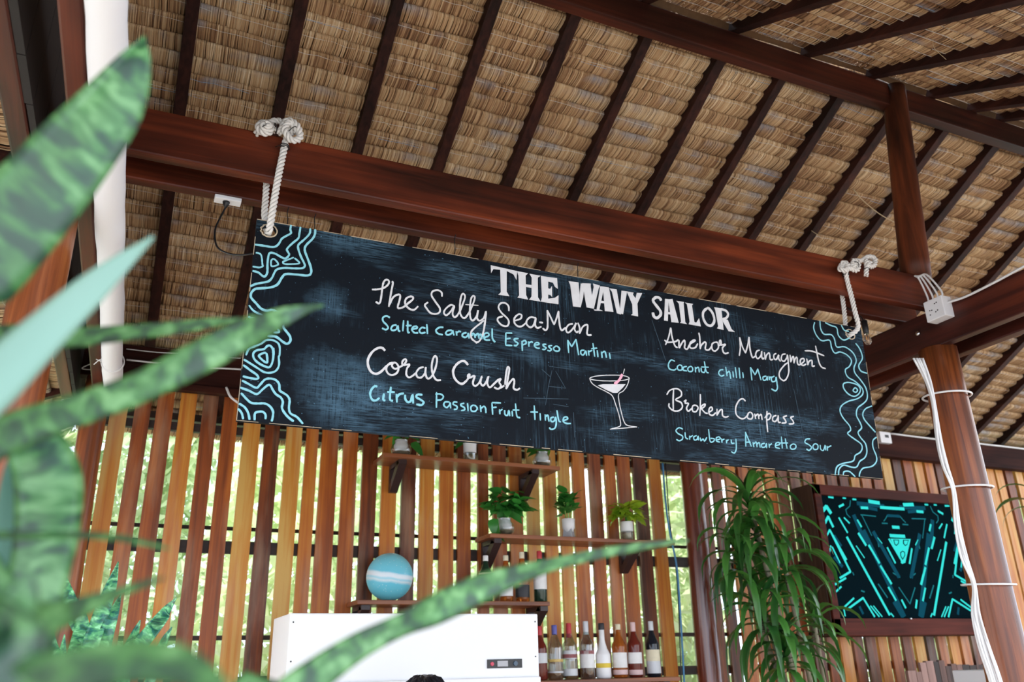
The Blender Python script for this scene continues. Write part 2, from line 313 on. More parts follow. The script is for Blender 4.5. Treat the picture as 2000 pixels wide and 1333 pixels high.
# ------------------------------------------------------------------ beams and posts
def beam(name, a, b, mat, label, bev=.006, cat='beam'):
    o = MB().box(a, b).build(name, mat, bevel=bev); return tag(o, label, cat)
ZB = 1.473+CZ
main = beam('tie_beam', (-.47, 2.40, ZB), (3.20, 2.444, 1.634+CZ), M['beam_x'], 'long red-brown tie beam with both rope knots tied over its top')
beam('tie_beam', (-.47, 2.565, ZB), (3.28, 2.608, 1.63+CZ), M['beam_x'], 'second red-brown tie beam just behind the one that carries the ropes')
beam('ridge_beam', (-.5, 2.395, 2.595+CZ), (7.3, 2.455, 2.735+CZ), M['ridge'], 'dark ridge beam crossing the upper right under the roof peak')
beam('cross_beam', (3.14, -.1, 1.281+CZ), (3.188, 4.50, 1.452+CZ), M['beam_y'], 'thick cross beam on the right that carries the white socket box')
beam('cross_beam', (3.33, -.1, 1.285+CZ), (3.385, 4.50, 1.445+CZ), M['beam_y'], 'second cross beam on the right, hidden mostly behind the one with the socket box')
beam('cross_beam', (-.292, -.5, 1.281+CZ), (-.243, 4.50, 1.45+CZ), M['beam_y'], 'red cross beam overhead at left, right beside the white rolled canvas')
beam('cross_beam', (-.435, -.5, 1.281+CZ), (-.382, 4.50, 1.45+CZ), M['beam_y'], 'outermost red cross beam overhead in the top left corner')
def pole(name, x, y, z0, z1, r0, r1, mat, label, lean=(0, 0), cat='post', wob=.002):
    pts = []; n = 14
    for i in range(n+1):
        t = i/n; pts.append((x+lean[0]*t+wob*math.sin(5*t+x), y+lean[1]*t+wob*math.cos(4*t+y), z0+(z1-z0)*t))
    o = MB().tube(pts, [r0+(r1-r0)*i/n+random.uniform(-.0012, .0012) for i in range(n+1)], 28).build(name, mat, smooth=True, origin=(x, y, z0)); return tag(o, label, cat)
pole('round_post', 3.19, 2.43, 0, 1.285+CZ, .088, .080, M['pole'], 'round varnished post on the right with white cables strapped to it')
pole('round_post', -.338, 2.43, 0, 1.282+CZ, .072, .066, M['pole'], 'glossy orange-brown round post at the far left edge behind the big leaves')
pole('round_post', -.262, 4.36, 0, 1.36+CZ, .062, .056, M['pole'], 'slim round post at the left end of the slatted wall', wob=.008)
pole('round_post', 3.19, 4.36, 0, 1.40+CZ, .076, .070, wood('dark_red_pole', 'z', [(.06, .012, .008), (.15, .032, .016), (.25, .06, .03)], .25, 26, coat=.7), 'glossy dark red round post in the slatted wall right of the shelves', wob=.006)
pole('king_post', 3.145, 2.425, 1.632+CZ, 2.72+CZ, .066, .056, M['king'], 'dark round king post rising from the tie beam to the ridge', lean=(.115, -.02))
# ------------------------------------------------------------------ back wall of slats
YW = 4.50
wall = empty('wall_back', (2.5, YW, 0), None, None); tag(wall, kind='structure')
SL = [(-.207,-.127),(-.097,-.02),(.006,.085),(.116,.194),(.229,.303),(.333,.411),(.444,.53),(.556,.634),(.672,.751),(.775,.844),(.865,.951),(.982,1.063),(1.097,1.177),(1.209,1.293),(1.323,1.402),(1.432,1.513),(1.55,1.63),(1.659,1.74),(1.78,1.848),(1.882,1.963),(1.986,2.069),(2.102,2.178),(2.209,2.293),(2.321,2.387),(2.413,2.496),(2.529,2.61),(2.643,2.718),(2.738,2.829),(2.856,2.946),(2.976,3.062),(3.258,3.32),(3.363,3.43),(3.467,3.542)]
x = 3.575
while x < 7.3: SL.append((x, x+.082+random.uniform(-.006, .004))); x += .1125
for i, (a, b) in enumerate(SL):
    mb = MB(); n = 9; z0, z1 = .05, 1.40+CZ; vs = []
    ph = random.random()*9; am = random.uniform(.001, .0035); y0 = YW+random.uniform(-.004, .004)
    for k in range(n+1):
        t = k/n; z = z0+(z1-z0)*t; d = am*math.sin(ph+4*t); e = am*math.sin(ph*2+5*t)
        vs += [(a+d, y0, z), (b+e, y0, z), (b+e, y0+.024, z), (a+d, y0+.024, z)]
    fs = [(0,3,2,1), (4*n,4*n+1,4*n+2,4*n+3)]+[(4*k+j, 4*k+(j+1) % 4, 4*k+4+(j+1) % 4, 4*k+4+j) for k in range(n) for j in range(4)]
    mb.add(vs, fs); mb.build('slat', M['slat'], wall, origin=((a+b)/2, y0, 0))
def rail(z0, z1, y0=.018, d=.035, xa=-.3, xb=7.3, name='rail'):
    MB().box((xa, YW+y0+.006, z0+CZ), (xb, YW+y0+d, z1+CZ)).build(name, M['rail'], wall)
rail(.557, .618); rail(.679, .697, .06, .02); rail(.143, .165, .018, .03); rail(1.172, 1.215, .018, .04); rail(-.075, -.025)
rail(-.95, -.89); rail(1.33, 1.37, .4, .05)
plate = MB().box((-.42, 4.43, 1.392+CZ), (7.3, 4.50, 1.575+CZ)).build('wall_plate', M['plate'], wall, bevel=.004)
MB().box((-.3, 4.418, 1.36+CZ), (.9, 4.47, 1.392+CZ)).build('plate_ledge', M['plate'], wall)
# eave posts are outside; eave purlin carries the rafter tails
# ------------------------------------------------------------------ ground, deck, garden
tag(MB().box((-14, -14, -.12), (20, 22, -.06)).build('floor', M['sand']), kind='structure')
dk = empty('floor', (3, 2.2, 0), None, None); tag(dk, kind='structure')
y = -.4
while y < 4.9: MB().box((-.6, y, -.06), (7.3, y+.137, 0)).build('deck_board', M['deck'], dk); y += .142
def leafmat(name, c0, c1, rough=.35, trans=.25, spots=None):
    m, n, l, b = newmat(name)
    at = n.new('ShaderNodeAttribute'); at.attribute_name = 'tone'; tc = n.new('ShaderNodeTexCoord')
    nz = n.new('ShaderNodeTexNoise'); nz.inputs['Scale'].default_value = 6; l.new(tc.outputs['Object'], nz.inputs['Vector'])
    ad = n.new('ShaderNodeMath'); ad.operation = 'MULTIPLY_ADD'; ad.inputs[1].default_value = .6; ad.inputs[2].default_value = -.05; l.new(nz.outputs[0], ad.inputs[0])
    a2 = n.new('ShaderNodeMath'); a2.operation = 'ADD'; l.new(ad.outputs[0], a2.inputs[0]); oi = n.new('ShaderNodeObjectInfo')
    mr = n.new('ShaderNodeMath'); mr.operation = 'MULTIPLY_ADD'; mr.inputs[1].default_value = .5; l.new(oi.outputs['Random'], mr.inputs[0]); l.new(at.outputs['Fac'], mr.inputs[2]); l.new(mr.outputs[0], a2.inputs[1])
    mx = n.new('ShaderNodeMix'); mx.data_type = 'RGBA'; mx.clamp_factor = True; mx.inputs[6].default_value = (*c0, 1); mx.inputs[7].default_value = (*c1, 1); l.new(a2.outputs[0], mx.inputs[0])
    l.new(mx.outputs[2], b.inputs['Base Color']); b.inputs['Roughness'].default_value = rough
    tr = n.new('ShaderNodeBsdfTranslucent'); l.new(mx.outputs[2], tr.inputs[0]); ms = n.new('ShaderNodeMixShader'); ms.inputs[0].default_value = trans
    l.new(b.outputs[0], ms.inputs[1]); l.new(tr.outputs[0], ms.inputs[2]); l.new(ms.outputs[0], n['Material Output'].inputs[0])
    return m
GARDEN = leafmat('garden_leaf', (.16, .30, .10), (.85, .92, .66), .5, .5)
def hedge(name, cx, cy, rx, ry, z0, z1, N, size, label):
    th = rng.random(N)*2*np.pi; rr = np.sqrt(rng.random(N))*(.75+.35*rng.random(N)); z = z0+(z1-z0)*rng.random(N)**.9
    taper = 1-.35*((z-z0)/(z1-z0))**2
    c = np.stack([cx+rx*rr*np.cos(th)*taper, cy+ry*rr*np.sin(th)*taper, z], 1)
    u = rng.normal(size=(N, 3)); u /= np.linalg.norm(u, axis=1)[:, None]; v = np.cross(u, rng.normal(size=(N, 3))); v /= np.linalg.norm(v, axis=1)[:, None]
    sz = size*(.6+.8*rng.random(N))[:, None]
    V = np.stack([c-u*sz, c+v*sz*.42, c+u*sz, c-v*sz*.42], 1).reshape(-1, 3)
    me = bpy.data.meshes.new(name); me.from_pydata(V.tolist(), [], np.arange(4*N).reshape(-1, 4).tolist())
    a = me.attributes.new('tone', 'FLOAT', 'POINT'); a.data.foreach_set('value', np.repeat(rng.random(N)*.6, 4).astype(np.float32))
    o = link('foliage', me, GARDEN, None); tr = MB().tube([(cx, cy, -.06), (cx+.05, cy, (z0+z1)*.5)], [.05, .03], 8)
    e = empty(name, (cx, cy, -.06), label, 'bush', 'garden bushes behind the slatted wall'); tr.build('trunk', M['rail'], e)
    o.parent = e; o.matrix_parent_inverse = Matrix.Translation(-e.location); tag(o, kind='stuff'); return e
for i in range(18):
    hedge('garden_bush', -2.9+.78*i+random.uniform(-.03, .03), 6.25 if i % 2 else 7.2, .71, .40, .1, 4.3 if i < 4 else 3.7+.25*math.sin(i*2.1), 4200, .07, 'leafy pale green garden bush in daylight behind the slatted wall')
STROKES = """
w7.1 594,1147 610,1150 631,1158 645,1171 650,1183 646,1190 638,1189 631,1178 628,1157 626,1131 623,1108 618,1101 608,1106
w7.0 659,1187 663,1182 658,1147 652,1095
w7.1 652,1098 665,1130 681,1143 689,1141 687,1123 682,1096 699,1100 715,1116 732,1134 731,1143 721,1142 708,1131 707,1113 720,1099 737,1097 751,1112
w6.8 834,1161 832,1176 819,1182 801,1175 797,1159 811,1138 826,1118 826,1103 813,1094 794,1095 779,1111 774,1121 785,1132
w7.0 878,1133 865,1135 848,1119 841,1103 850,1095 865,1111 878,1133 872,1107 876,1094 885,1096 898,1118 914,1162 916,1178 909,1184 902,1171 898,1139 900,1107 914,1094 931,1117 947,1156 952,1177 946,1182 938,1168 934,1131 936,1099 945,1090 958,1107 964,1131 960,1103 969,1093 985,1106 993,1132 989,1091 981,1047 969,1020 957,1012 958,1012 940,1024 938,1046 953,1066 976,1087 972,1084 985,1096
w3.9 918,1145 965,1149
w7.1 1079,1146 1078,1164 1066,1174 1048,1170 1040,1153 1052,1134 1073,1117 1078,1102 1070,1088 1051,1089 1036,1103 1039,1115 1055,1122
w7.1 1101,1113 1123,1124 1127,1138 1115,1139 1100,1123 1099,1105 1111,1094 1127,1096 1144,1112
w7.2 1179,1135 1163,1136 1148,1123 1145,1107 1159,1096 1173,1108 1182,1136 1178,1109 1186,1098 1202,1105
w7.2 1195,1121 1209,1121
w7.2 1207,1100 1218,1094 1226,1106 1228,1143 1228,1172
w7.3 1228,1172 1239,1150 1253,1120
w7.3 1253,1120 1264,1148 1273,1176
w7.3 1273,1176 1273,1150 1276,1115 1283,1103 1298,1116
w7.3 1329,1135 1312,1129 1300,1111 1305,1098 1319,1106 1337,1130 1342,1140 1334,1116 1342,1104 1349,1110
w7.3 1349,1142 1355,1124 1353,1100
w7.4 1353,1100 1368,1129 1386,1140 1388,1129 1384,1107 1389,1100 1402,1102
b6.6 657,1057 646,1061 634,1054 635,1041 647,1030 652,1020 644,1013 632,1017
b6.6 680,1035 668,1031 662,1019 668,1014 680,1020 684,1033 687,1016 693,1015
b6.6 703,1055 701,1016
b6.7 717,1055 718,1016 724,1016
b6.7 711,1037 730,1040
b6.7 732,1027 749,1034 746,1040 736,1036 732,1025 741,1016 753,1018
b6.7 778,1038 765,1038 757,1026 764,1018 778,1023
b6.7 782,1053 785,1018
b6.8 840,1050 825,1047 814,1035 821,1025 838,1023
b6.8 870,1044 855,1040 848,1029 857,1025 870,1034 872,1043 877,1026
b6.8 885,1043 887,1027
b6.8 886,1036 894,1043 902,1043
b6.8 922,1043 909,1037 907,1028 918,1025 927,1035 928,1042 931,1023
b6.9 941,1033 942,1042 949,1041 953,1028
b6.9 953,1035 960,1044 964,1043 967,1027
b6.9 967,1039 973,1044 977,1027
b6.6 983,1032 1002,1043 1000,1052 987,1048 985,1032 992,1026 1007,1028
b6.6 1015,1071 1015,1039 1020,1027 1026,1023
b6.7 1090,1065 1066,1062
b6.6 1066,1062 1064,1017
b6.7 1064,1017 1089,1019
b6.7 1066,1040 1083,1045
b6.7 1113,1048 1097,1044 1100,1036 1110,1030 1104,1021 1094,1020
b6.1 1126,1041 1126,1004
b6.2 1126,1039 1138,1044 1141,1034 1128,1026
b6.2 1151,1043 1152,1023
b6.2 1151,1035 1161,1043 1167,1040
b6.2 1173,1032 1190,1037 1188,1043 1177,1040 1173,1029 1183,1022 1193,1023
b6.2 1219,1041 1206,1038 1209,1032 1217,1028 1212,1021 1202,1020
b6.3 1242,1040 1229,1036 1232,1030 1238,1026 1233,1019 1222,1019
b6.3 1259,1040 1247,1031 1251,1022 1265,1022 1270,1032 1259,1040
b6.3 1306,1020 1304,1069
b6.3 1304,1069 1319,1045
b6.4 1319,1045 1338,1077
b6.3 1338,1077 1345,1017
b6.4 1370,1039 1356,1036 1355,1023 1365,1021 1375,1037 1377,1019
b6.4 1385,1041 1387,1021
b6.4 1386,1035 1401,1043
b6.4 1406,1071 1410,1020
b6.4 1398,1049 1422,1054
b6.4 1422,1046 1423,1020
b6.4 1439,1043 1440,1019
b6.4 1440,1037 1453,1045 1458,1022
b6.4 1472,1043 1474,1020
w8.7 645,941 636,949 622,947 605,933 592,908 592,886 602,866 618,860 633,868 647,884 660,898 672,904
w9.0 927,928 916,939 903,938 886,924 875,902 879,879 892,864 907,860 922,873
w7.0 672,904 656,894 651,879 659,865 673,863 687,873 691,890 684,903 674,904 669,893 679,884 691,890 708,902 716,916 711,921 703,912 705,900 727,905 719,891 717,870 726,861 738,868 750,880
w7.1 774,902 760,896 750,880 754,866 767,866 779,882 781,903 781,878 789,864 802,874 814,903 819,933 813,945 805,933 801,905 806,879 818,863 833,864
w7.2 922,873 931,887 933,896 927,893 929,883 950,894
w7.3 952,894 944,867 953,858 968,873 976,895 971,873 980,862 992,878 1000,898 995,873 1004,859 1019,873 1035,889 1044,893 1038,881 1044,869 1034,857 1019,861
w7.4 1040,860 1056,871
w7.4 1059,874 1064,914 1070,938 1076,933 1070,899 1063,860
w7.4 1063,860 1075,882 1090,899 1093,887 1090,866 1102,861 1113,868
b7.9 625,819 616,819 606,806 603,790 610,775 621,773 633,783
b8.0 647,799 645,779 652,776
b8.0 668,823 666,783 676,777
b8.0 657,805 681,807
b8.0 687,801 689,774
b8.1 689,791 697,802 711,806
b8.1 715,802 716,788 724,779 734,784 739,805 742,776
b8.1 772,808 756,807 752,798 766,791 776,784 770,774 752,774
b5.9 819,822 819,770
b5.9 815,815 832,817 842,810 836,799 820,795
b5.9 863,794 848,792 844,781 853,774 863,783 865,792 867,773
b5.9 890,796 878,795 876,787 888,782 888,773 878,770
b6.0 914,795 903,791 903,785 914,780 914,772 903,769
b6.0 925,796 927,770
b6.0 948,792 937,785 939,772 952,772 959,783 948,792
b6.0 970,794 972,771
b6.0 972,783 982,791 988,785 989,769
b6.1 1043,809 1011,807
b6.0 1011,807 1013,766
b6.1 1012,790 1027,793
b6.1 1038,787 1039,770
b6.1 1039,781 1048,788
b6.1 1056,786 1057,771 1066,769 1071,786 1074,767
b6.1 1083,786 1084,767
b6.1 1096,813 1100,770 1112,765
b6.1 1085,789 1109,791
b6.2 1165,813 1166,763
b6.2 1150,789 1178,791
b6.2 1186,788 1186,763
b6.2 1205,786 1205,764
b6.2 1206,777 1214,784 1218,762
b6.2 1238,780 1226,775 1227,763 1239,767 1244,781 1245,757 1238,740 1223,736 1219,742
b6.2 1250,805 1255,770 1263,765
b6.3 1271,770 1289,778 1286,785 1275,781 1272,769 1282,762 1301,763
w3.3 1384,935 1412,947 1467,957 1523,962 1548,955 1522,944 1466,935 1411,931 1384,935
w3.3 1384,935 1393,918 1416,905 1449,893 1472,880 1483,850 1494,811 1498,778 1487,768 1454,757
w3.3 1548,955 1538,929 1519,904 1499,890 1498,861 1505,819 1513,789 1526,777 1564,775
w3.3 1454,757 1564,775
w3.3 1524,969 1531,989
p11.0 1484,926 1501,939 1512,954 1519,967
W0.0 1416,913 1437,920 1531,931 1516,914 1494,894 1476,892 1449,900
w6.9 1718,1107 1735,1140 1749,1181
w6.9 1749,1181 1751,1142 1760,1109 1771,1103
w7.0 1715,1126 1730,1119 1765,1127 1778,1137
w7.0 1781,1135 1778,1103 1789,1119 1805,1138 1807,1124 1803,1107 1815,1103 1830,1125 1855,1142 1848,1144 1831,1130 1829,1110 1851,1113 1866,1132
w7.1 1877,1179 1879,1160 1875,1111
w7.1 1875,1111 1881,1126 1899,1143 1905,1138 1899,1114 1915,1113 1930,1130
w7.1 1949,1149 1934,1139 1932,1118 1944,1112 1962,1128 1962,1148 1949,1149
w7.2 1963,1137 1977,1145 1977,1162 1970,1152 1977,1142 1998,1147 1982,1131 1983,1114 1992,1108 2008,1114
w6.6 2059,1108 2069,1144 2072,1187
w6.6 2072,1187 2079,1149 2091,1123
w6.7 2091,1123 2108,1160 2119,1195
w6.7 2119,1195 2116,1154 2118,1123 2124,1108 2139,1118
w6.7 2164,1145 2149,1139 2140,1122 2147,1107 2165,1121 2173,1142 2169,1118 2174,1109 2180,1115
w6.7 2186,1140 2186,1108
w6.7 2186,1108 2196,1129 2211,1139 2211,1112 2225,1114
w6.7 2246,1142 2233,1134 2231,1118 2242,1116 2257,1137 2254,1121 2262,1110
w6.7 2294,1146 2276,1140 2268,1119 2281,1113 2298,1131 2303,1143 2301,1107 2296,1068 2279,1039 2262,1029 2245,1042 2250,1066 2280,1097 2302,1111
w6.8 2317,1145 2314,1113
w6.8 2314,1113 2325,1134 2333,1139 2330,1111
w6.9 2330,1111 2341,1132 2351,1138 2349,1114 2358,1107 2385,1126 2385,1138 2369,1132 2364,1115 2377,1107 2393,1115
w6.9 2402,1140 2402,1112
w6.9 2402,1112 2412,1129 2428,1135 2425,1111 2438,1113
w6.9 2461,1204 2462,1176 2464,1136 2474,1113 2495,1108
w6.9 2399,1174 2438,1177 2499,1165
b5.9 1753,1046 1737,1049 1723,1031 1725,1013 1745,1010 1756,1017
b5.9 1770,1033 1761,1023 1766,1013 1781,1016 1782,1031 1770,1033
b5.9 1805,1032 1790,1027 1787,1015 1803,1014
b6.0 1820,1034 1808,1023 1813,1013 1828,1017 1830,1030 1820,1034
b6.0 1843,1035 1842,1013
b6.0 1844,1028 1858,1035 1859,1015
b6.0 1870,1035 1870,1020 1883,1018 1889,1035
b6.0 1888,1063 1892,1023 1902,1018
b6.0 1871,1038 1905,1041
b6.1 1973,1040 1958,1036 1949,1022 1959,1012 1974,1018
b6.1 1986,1053 1987,1015
b6.1 1989,1027 2001,1036 2003,1006
b6.1 2018,1038 2017,1013
b6.1 2032,1057 2032,1013
b6.1 2050,1057 2048,1013
b6.1 2065,1040 2064,1017
b6.2 2105,1012 2106,1066
b6.2 2106,1066 2124,1036
b6.2 2124,1036 2142,1064
b6.2 2142,1064 2150,1018
b6.2 2179,1038 2162,1032 2162,1019 2176,1023 2183,1037 2182,1020
b6.2 2192,1040 2192,1023
b6.3 2193,1032 2204,1039
b6.3 2220,1043 2203,1033 2205,1018 2222,1024 2227,1040 2227,1013 2226,994 2214,981 2195,987
w6.2 1703,910 1718,928 1748,938 1767,929 1765,911 1739,894 1762,886 1766,869 1750,854 1726,851 1708,863 1709,877
w6.2 1735,933 1728,890 1725,854
w6.2 1775,891 1786,898 1780,885 1795,886 1784,867 1791,856 1809,870
w6.2 1827,882 1812,877 1810,859 1824,857 1836,873 1827,882
w6.3 1853,928 1848,888 1840,843
w6.3 1846,870 1863,879 1871,891 1858,886 1850,874 1865,858 1877,856
w6.3 1882,860 1900,872 1897,883 1886,874 1883,856 1897,850 1915,863
w6.3 1922,878 1918,852
w6.3 1918,852 1933,872 1945,877 1944,855 1956,849 1971,854
w6.4 2061,923 2049,931 2030,922 2011,894 2009,865 2028,851 2046,854 2066,871
w6.4 2078,881 2064,872 2061,856 2078,854 2087,869 2078,881
w6.4 2097,877 2098,856
w6.5 2100,867 2113,877 2114,857
w6.5 2116,868 2128,877 2129,855
w6.5 2159,893 2151,857 2148,809
w6.5 2143,864 2165,884 2175,878 2165,862 2153,857
w6.5 2202,880 2185,873 2180,858 2193,855 2207,870 2211,881 2207,855 2218,854
w6.6 2254,884 2235,876 2242,866 2243,855 2222,851
w6.6 2289,885 2272,878 2281,866 2281,855 2258,851
b5.4 1759,785 1743,789 1728,777 1737,766 1754,759 1752,747 1738,740 1726,744
b5.4 1767,774 1767,755 1777,749
b5.4 1786,763 1784,748
b5.4 1788,758 1800,765
b5.4 1817,766 1804,760 1805,749 1817,752 1823,765 1823,749
b5.4 1832,760 1833,748 1844,756 1849,748 1861,763
b5.4 1873,795 1874,750 1888,750 1894,760 1877,761
b5.5 1901,756 1921,763 1917,770 1904,765 1903,753 1917,750
b5.5 1927,765 1927,749
b5.5 1928,758 1940,764
b5.5 1948,762 1948,748
b5.5 1949,756 1958,763
b5.5 1971,764 1971,751 1984,752
b5.5 1993,769 1989,732 1978,714 1964,718
b5.6 2035,743 2042,800
b5.6 2042,800 2061,745
b5.6 2034,760 2060,762
b5.6 2071,763 2072,744
b5.6 2074,756 2086,765 2087,745
b5.6 2089,756 2101,764 2102,745
b5.6 2127,764 2111,758 2111,747 2127,750 2134,763 2133,745
b5.6 2147,764 2146,748
b5.6 2148,757 2160,765
b5.7 2177,758 2198,765 2194,772 2180,767 2176,752 2195,749
b5.7 2212,797 2208,750
b5.7 2229,791 2231,751
b5.7 2196,770 2239,774
b5.7 2264,772 2249,762 2253,751 2272,755 2277,768 2264,772
b5.8 2354,800 2334,797 2325,783 2344,775 2354,765 2340,753 2327,757
b5.8 2375,782 2362,771 2366,759 2383,762 2388,777 2375,782
b5.8 2401,780 2400,763 2413,759 2426,780 2425,760
b5.8 2436,779 2434,759
b5.9 2436,772 2457,781
W0.0 1013,1311 1114,1306 1111,1271 1100,1291 1071,1301 1050,1300 1023,1298 1014,1281
W0.0 1049,1301 1074,1301 1072,1219 1082,1203 1040,1202 1050,1213
W0.0 1114,1306 1157,1305 1147,1294 1147,1218 1154,1202 1113,1203 1120,1213 1119,1289
W0.0 1147,1260 1170,1261 1169,1250 1146,1250
W0.0 1163,1304 1207,1304 1195,1294 1193,1217 1203,1202 1158,1202 1168,1216 1171,1292
W0.0 1208,1304 1237,1304 1233,1202 1204,1202 1209,1220
W0.0 1236,1304 1273,1306 1274,1264 1263,1270 1256,1285 1235,1287
W0.0 1234,1259 1243,1258 1251,1271 1250,1227 1244,1234 1233,1235
W0.0 1232,1217 1261,1226 1276,1239 1274,1203 1232,1202
W0.0 1320,1302 1361,1304 1361,1292 1364,1205 1333,1204 1326,1289
W0.0 1370,1302 1384,1296 1377,1247 1364,1205 1363,1256
W0.0 1374,1303 1412,1308 1411,1295 1419,1208 1389,1209 1378,1292
W0.0 1422,1310 1451,1306 1444,1292 1419,1208 1413,1253 1424,1297
W0.0 1452,1304 1469,1305 1441,1205 1430,1205
W0.0 1463,1305 1489,1305 1501,1208 1465,1206
W0.0 1447,1245 1470,1246 1470,1237 1445,1236
W0.0 1418,1205 1447,1208 1456,1205 1422,1201
W0.0 1491,1302 1522,1303 1533,1203 1516,1205 1501,1290
W0.0 1543,1301 1567,1302 1542,1205 1528,1207
W0.0 1566,1302 1596,1302 1592,1293 1609,1270 1607,1206 1576,1207 1584,1213 1586,1252
W0.0 1610,1303 1634,1306 1607,1256 1597,1263
W0.0 1736,1299 1752,1300 1739,1207 1722,1207
W0.0 1750,1299 1770,1304 1788,1207 1755,1205
W0.0 1740,1245 1765,1246 1764,1237 1738,1236
W0.0 1788,1299 1823,1299 1820,1292 1819,1214 1826,1207 1794,1208 1800,1214 1798,1289
W0.0 1828,1298 1865,1298 1859,1290 1862,1221 1834,1208 1840,1220 1836,1292
W0.0 1834,1208 1861,1222 1870,1219 1886,1241 1890,1207
W0.0 1965,1300 1999,1300 1998,1208 1967,1210 1974,1220 1969,1289
W0.0 1996,1255 2024,1255 2037,1217 2052,1207 2022,1206 2001,1241
w13.2 1717,1288 1711,1298 1694,1298 1680,1282 1695,1261 1709,1243 1707,1226 1690,1212 1677,1217 1674,1232
w12.0 1931,1290 1910,1271 1906,1245 1919,1220 1941,1218 1958,1241 1955,1270 1942,1287 1931,1290
w11.2 1995,1297 2021,1293 2029,1278 2016,1260 1996,1253
b7.1 322,1329 321,1312 324,1300 309,1286 297,1274 290,1256 280,1243 266,1239 242,1239 217,1238
b7.1 352,1328 350,1303 348,1286 332,1266 316,1242 320,1231 324,1222 313,1207 298,1211 282,1218 268,1219 262,1210 261,1179 263,1150 257,1135 249,1136 236,1145 219,1147
b7.1 383,1329 382,1309 365,1283 350,1263 351,1247 360,1224 371,1204 375,1192 367,1183 342,1178 312,1174 291,1165 284,1152 278,1133 267,1119 242,1109 229,1103 217,1094
b7.8 399,1329 399,1311 392,1292 374,1266 371,1247 382,1220 393,1193 396,1172 386,1161 352,1158 319,1154 308,1140 297,1115 277,1101 244,1092 232,1088 223,1076 221,1065 224,1056 240,1040 255,1026 272,1022 288,1027 309,1020 323,1006 325,976 335,963 347,948 349,933 340,923 327,928 306,941 281,940
b5.6 223,1211 234,1210 241,1202 246,1175 248,1169 238,1162 218,1162
b5.6 273,1196 280,1199 291,1189 292,1181 275,1173 271,1185 273,1196
b5.6 339,1216 322,1205 307,1194 313,1188 332,1191 355,1197 356,1203 341,1214
b6.2 219,1032 231,1018 246,1010 261,1006
b6.2 220,995 229,992 240,993
b6.2 307,969 314,958 298,954
b6.2 225,871 231,891 245,901 265,913 278,926 296,929 313,922 320,907 321,883 319,878 322,853 315,834 299,825 281,825 263,834 241,846 220,857
b7.0 302,905 303,866 296,843 282,843 263,851 249,863 245,878 253,890 274,897 283,908 292,910 300,900 304,881 302,899
b7.0 281,886 287,864 286,856 277,859 265,869 262,876 281,886
b6.9 220,840 243,825 261,814 266,805 259,801 240,802 222,805
b7.0 221,792 241,783 263,774 273,785 285,802 299,807 315,805 327,793 330,774 339,768 353,760 361,747 361,722 367,706 386,697 405,678
b7.0 218,770 243,763 266,755 281,771 294,785 302,786 311,772 321,760 335,752 342,739 341,720 352,703 365,691 378,683
b6.9 222,754 238,738 253,727 272,727 291,729 306,722 316,708 317,692 315,677
b6.8 219,722 236,712 247,696 253,676
b6.8 218,706 229,694 235,676
b6.9 267,676 266,696 275,702 288,703 296,695 297,682
b5.9 2478,1312 2467,1285 2476,1252 2501,1232 2544,1240 2548,1207 2561,1185 2592,1194 2628,1185 2647,1162 2629,1134 2603,1116 2609,1086 2647,1070 2679,1044 2676,1018 2642,995 2589,978 2547,954 2535,928 2547,901 2572,874 2574,855 2555,839 2585,820 2617,802 2619,783 2603,765 2575,751 2558,727 2501,713 2468,697 2452,664
b5.9 2508,1322 2505,1288 2518,1264 2557,1267 2572,1251 2577,1215 2623,1221 2663,1200 2674,1166 2654,1132 2655,1107 2680,1079 2699,1051 2702,1021 2693,996 2670,977 2633,953 2620,922 2632,894 2636,870 2612,849 2623,826 2642,804 2641,770 2623,745 2594,729 2571,704 2540,702 2505,707 2478,689 2470,665
b6.1 2536,1319 2566,1310 2596,1304 2598,1270 2623,1252 2662,1268
b6.0 2689,1246 2707,1222 2712,1182 2683,1146 2690,1121 2723,1115
b6.1 2625,1321 2637,1299 2662,1297
b5.9 2580,1053 2613,1062 2656,1056 2668,1038 2653,1016 2625,1003 2596,1010 2576,1032 2580,1053
b5.9 2640,1042 2651,1033 2639,1022 2625,1028 2640,1042
b5.9 2716,971 2677,955 2656,931 2660,907 2685,880 2708,858
b5.8 2710,838 2687,822 2680,793 2690,755 2681,731 2652,712 2606,702 2584,682 2577,666
b5.6 2494,667 2503,681 2530,683 2556,664
"""
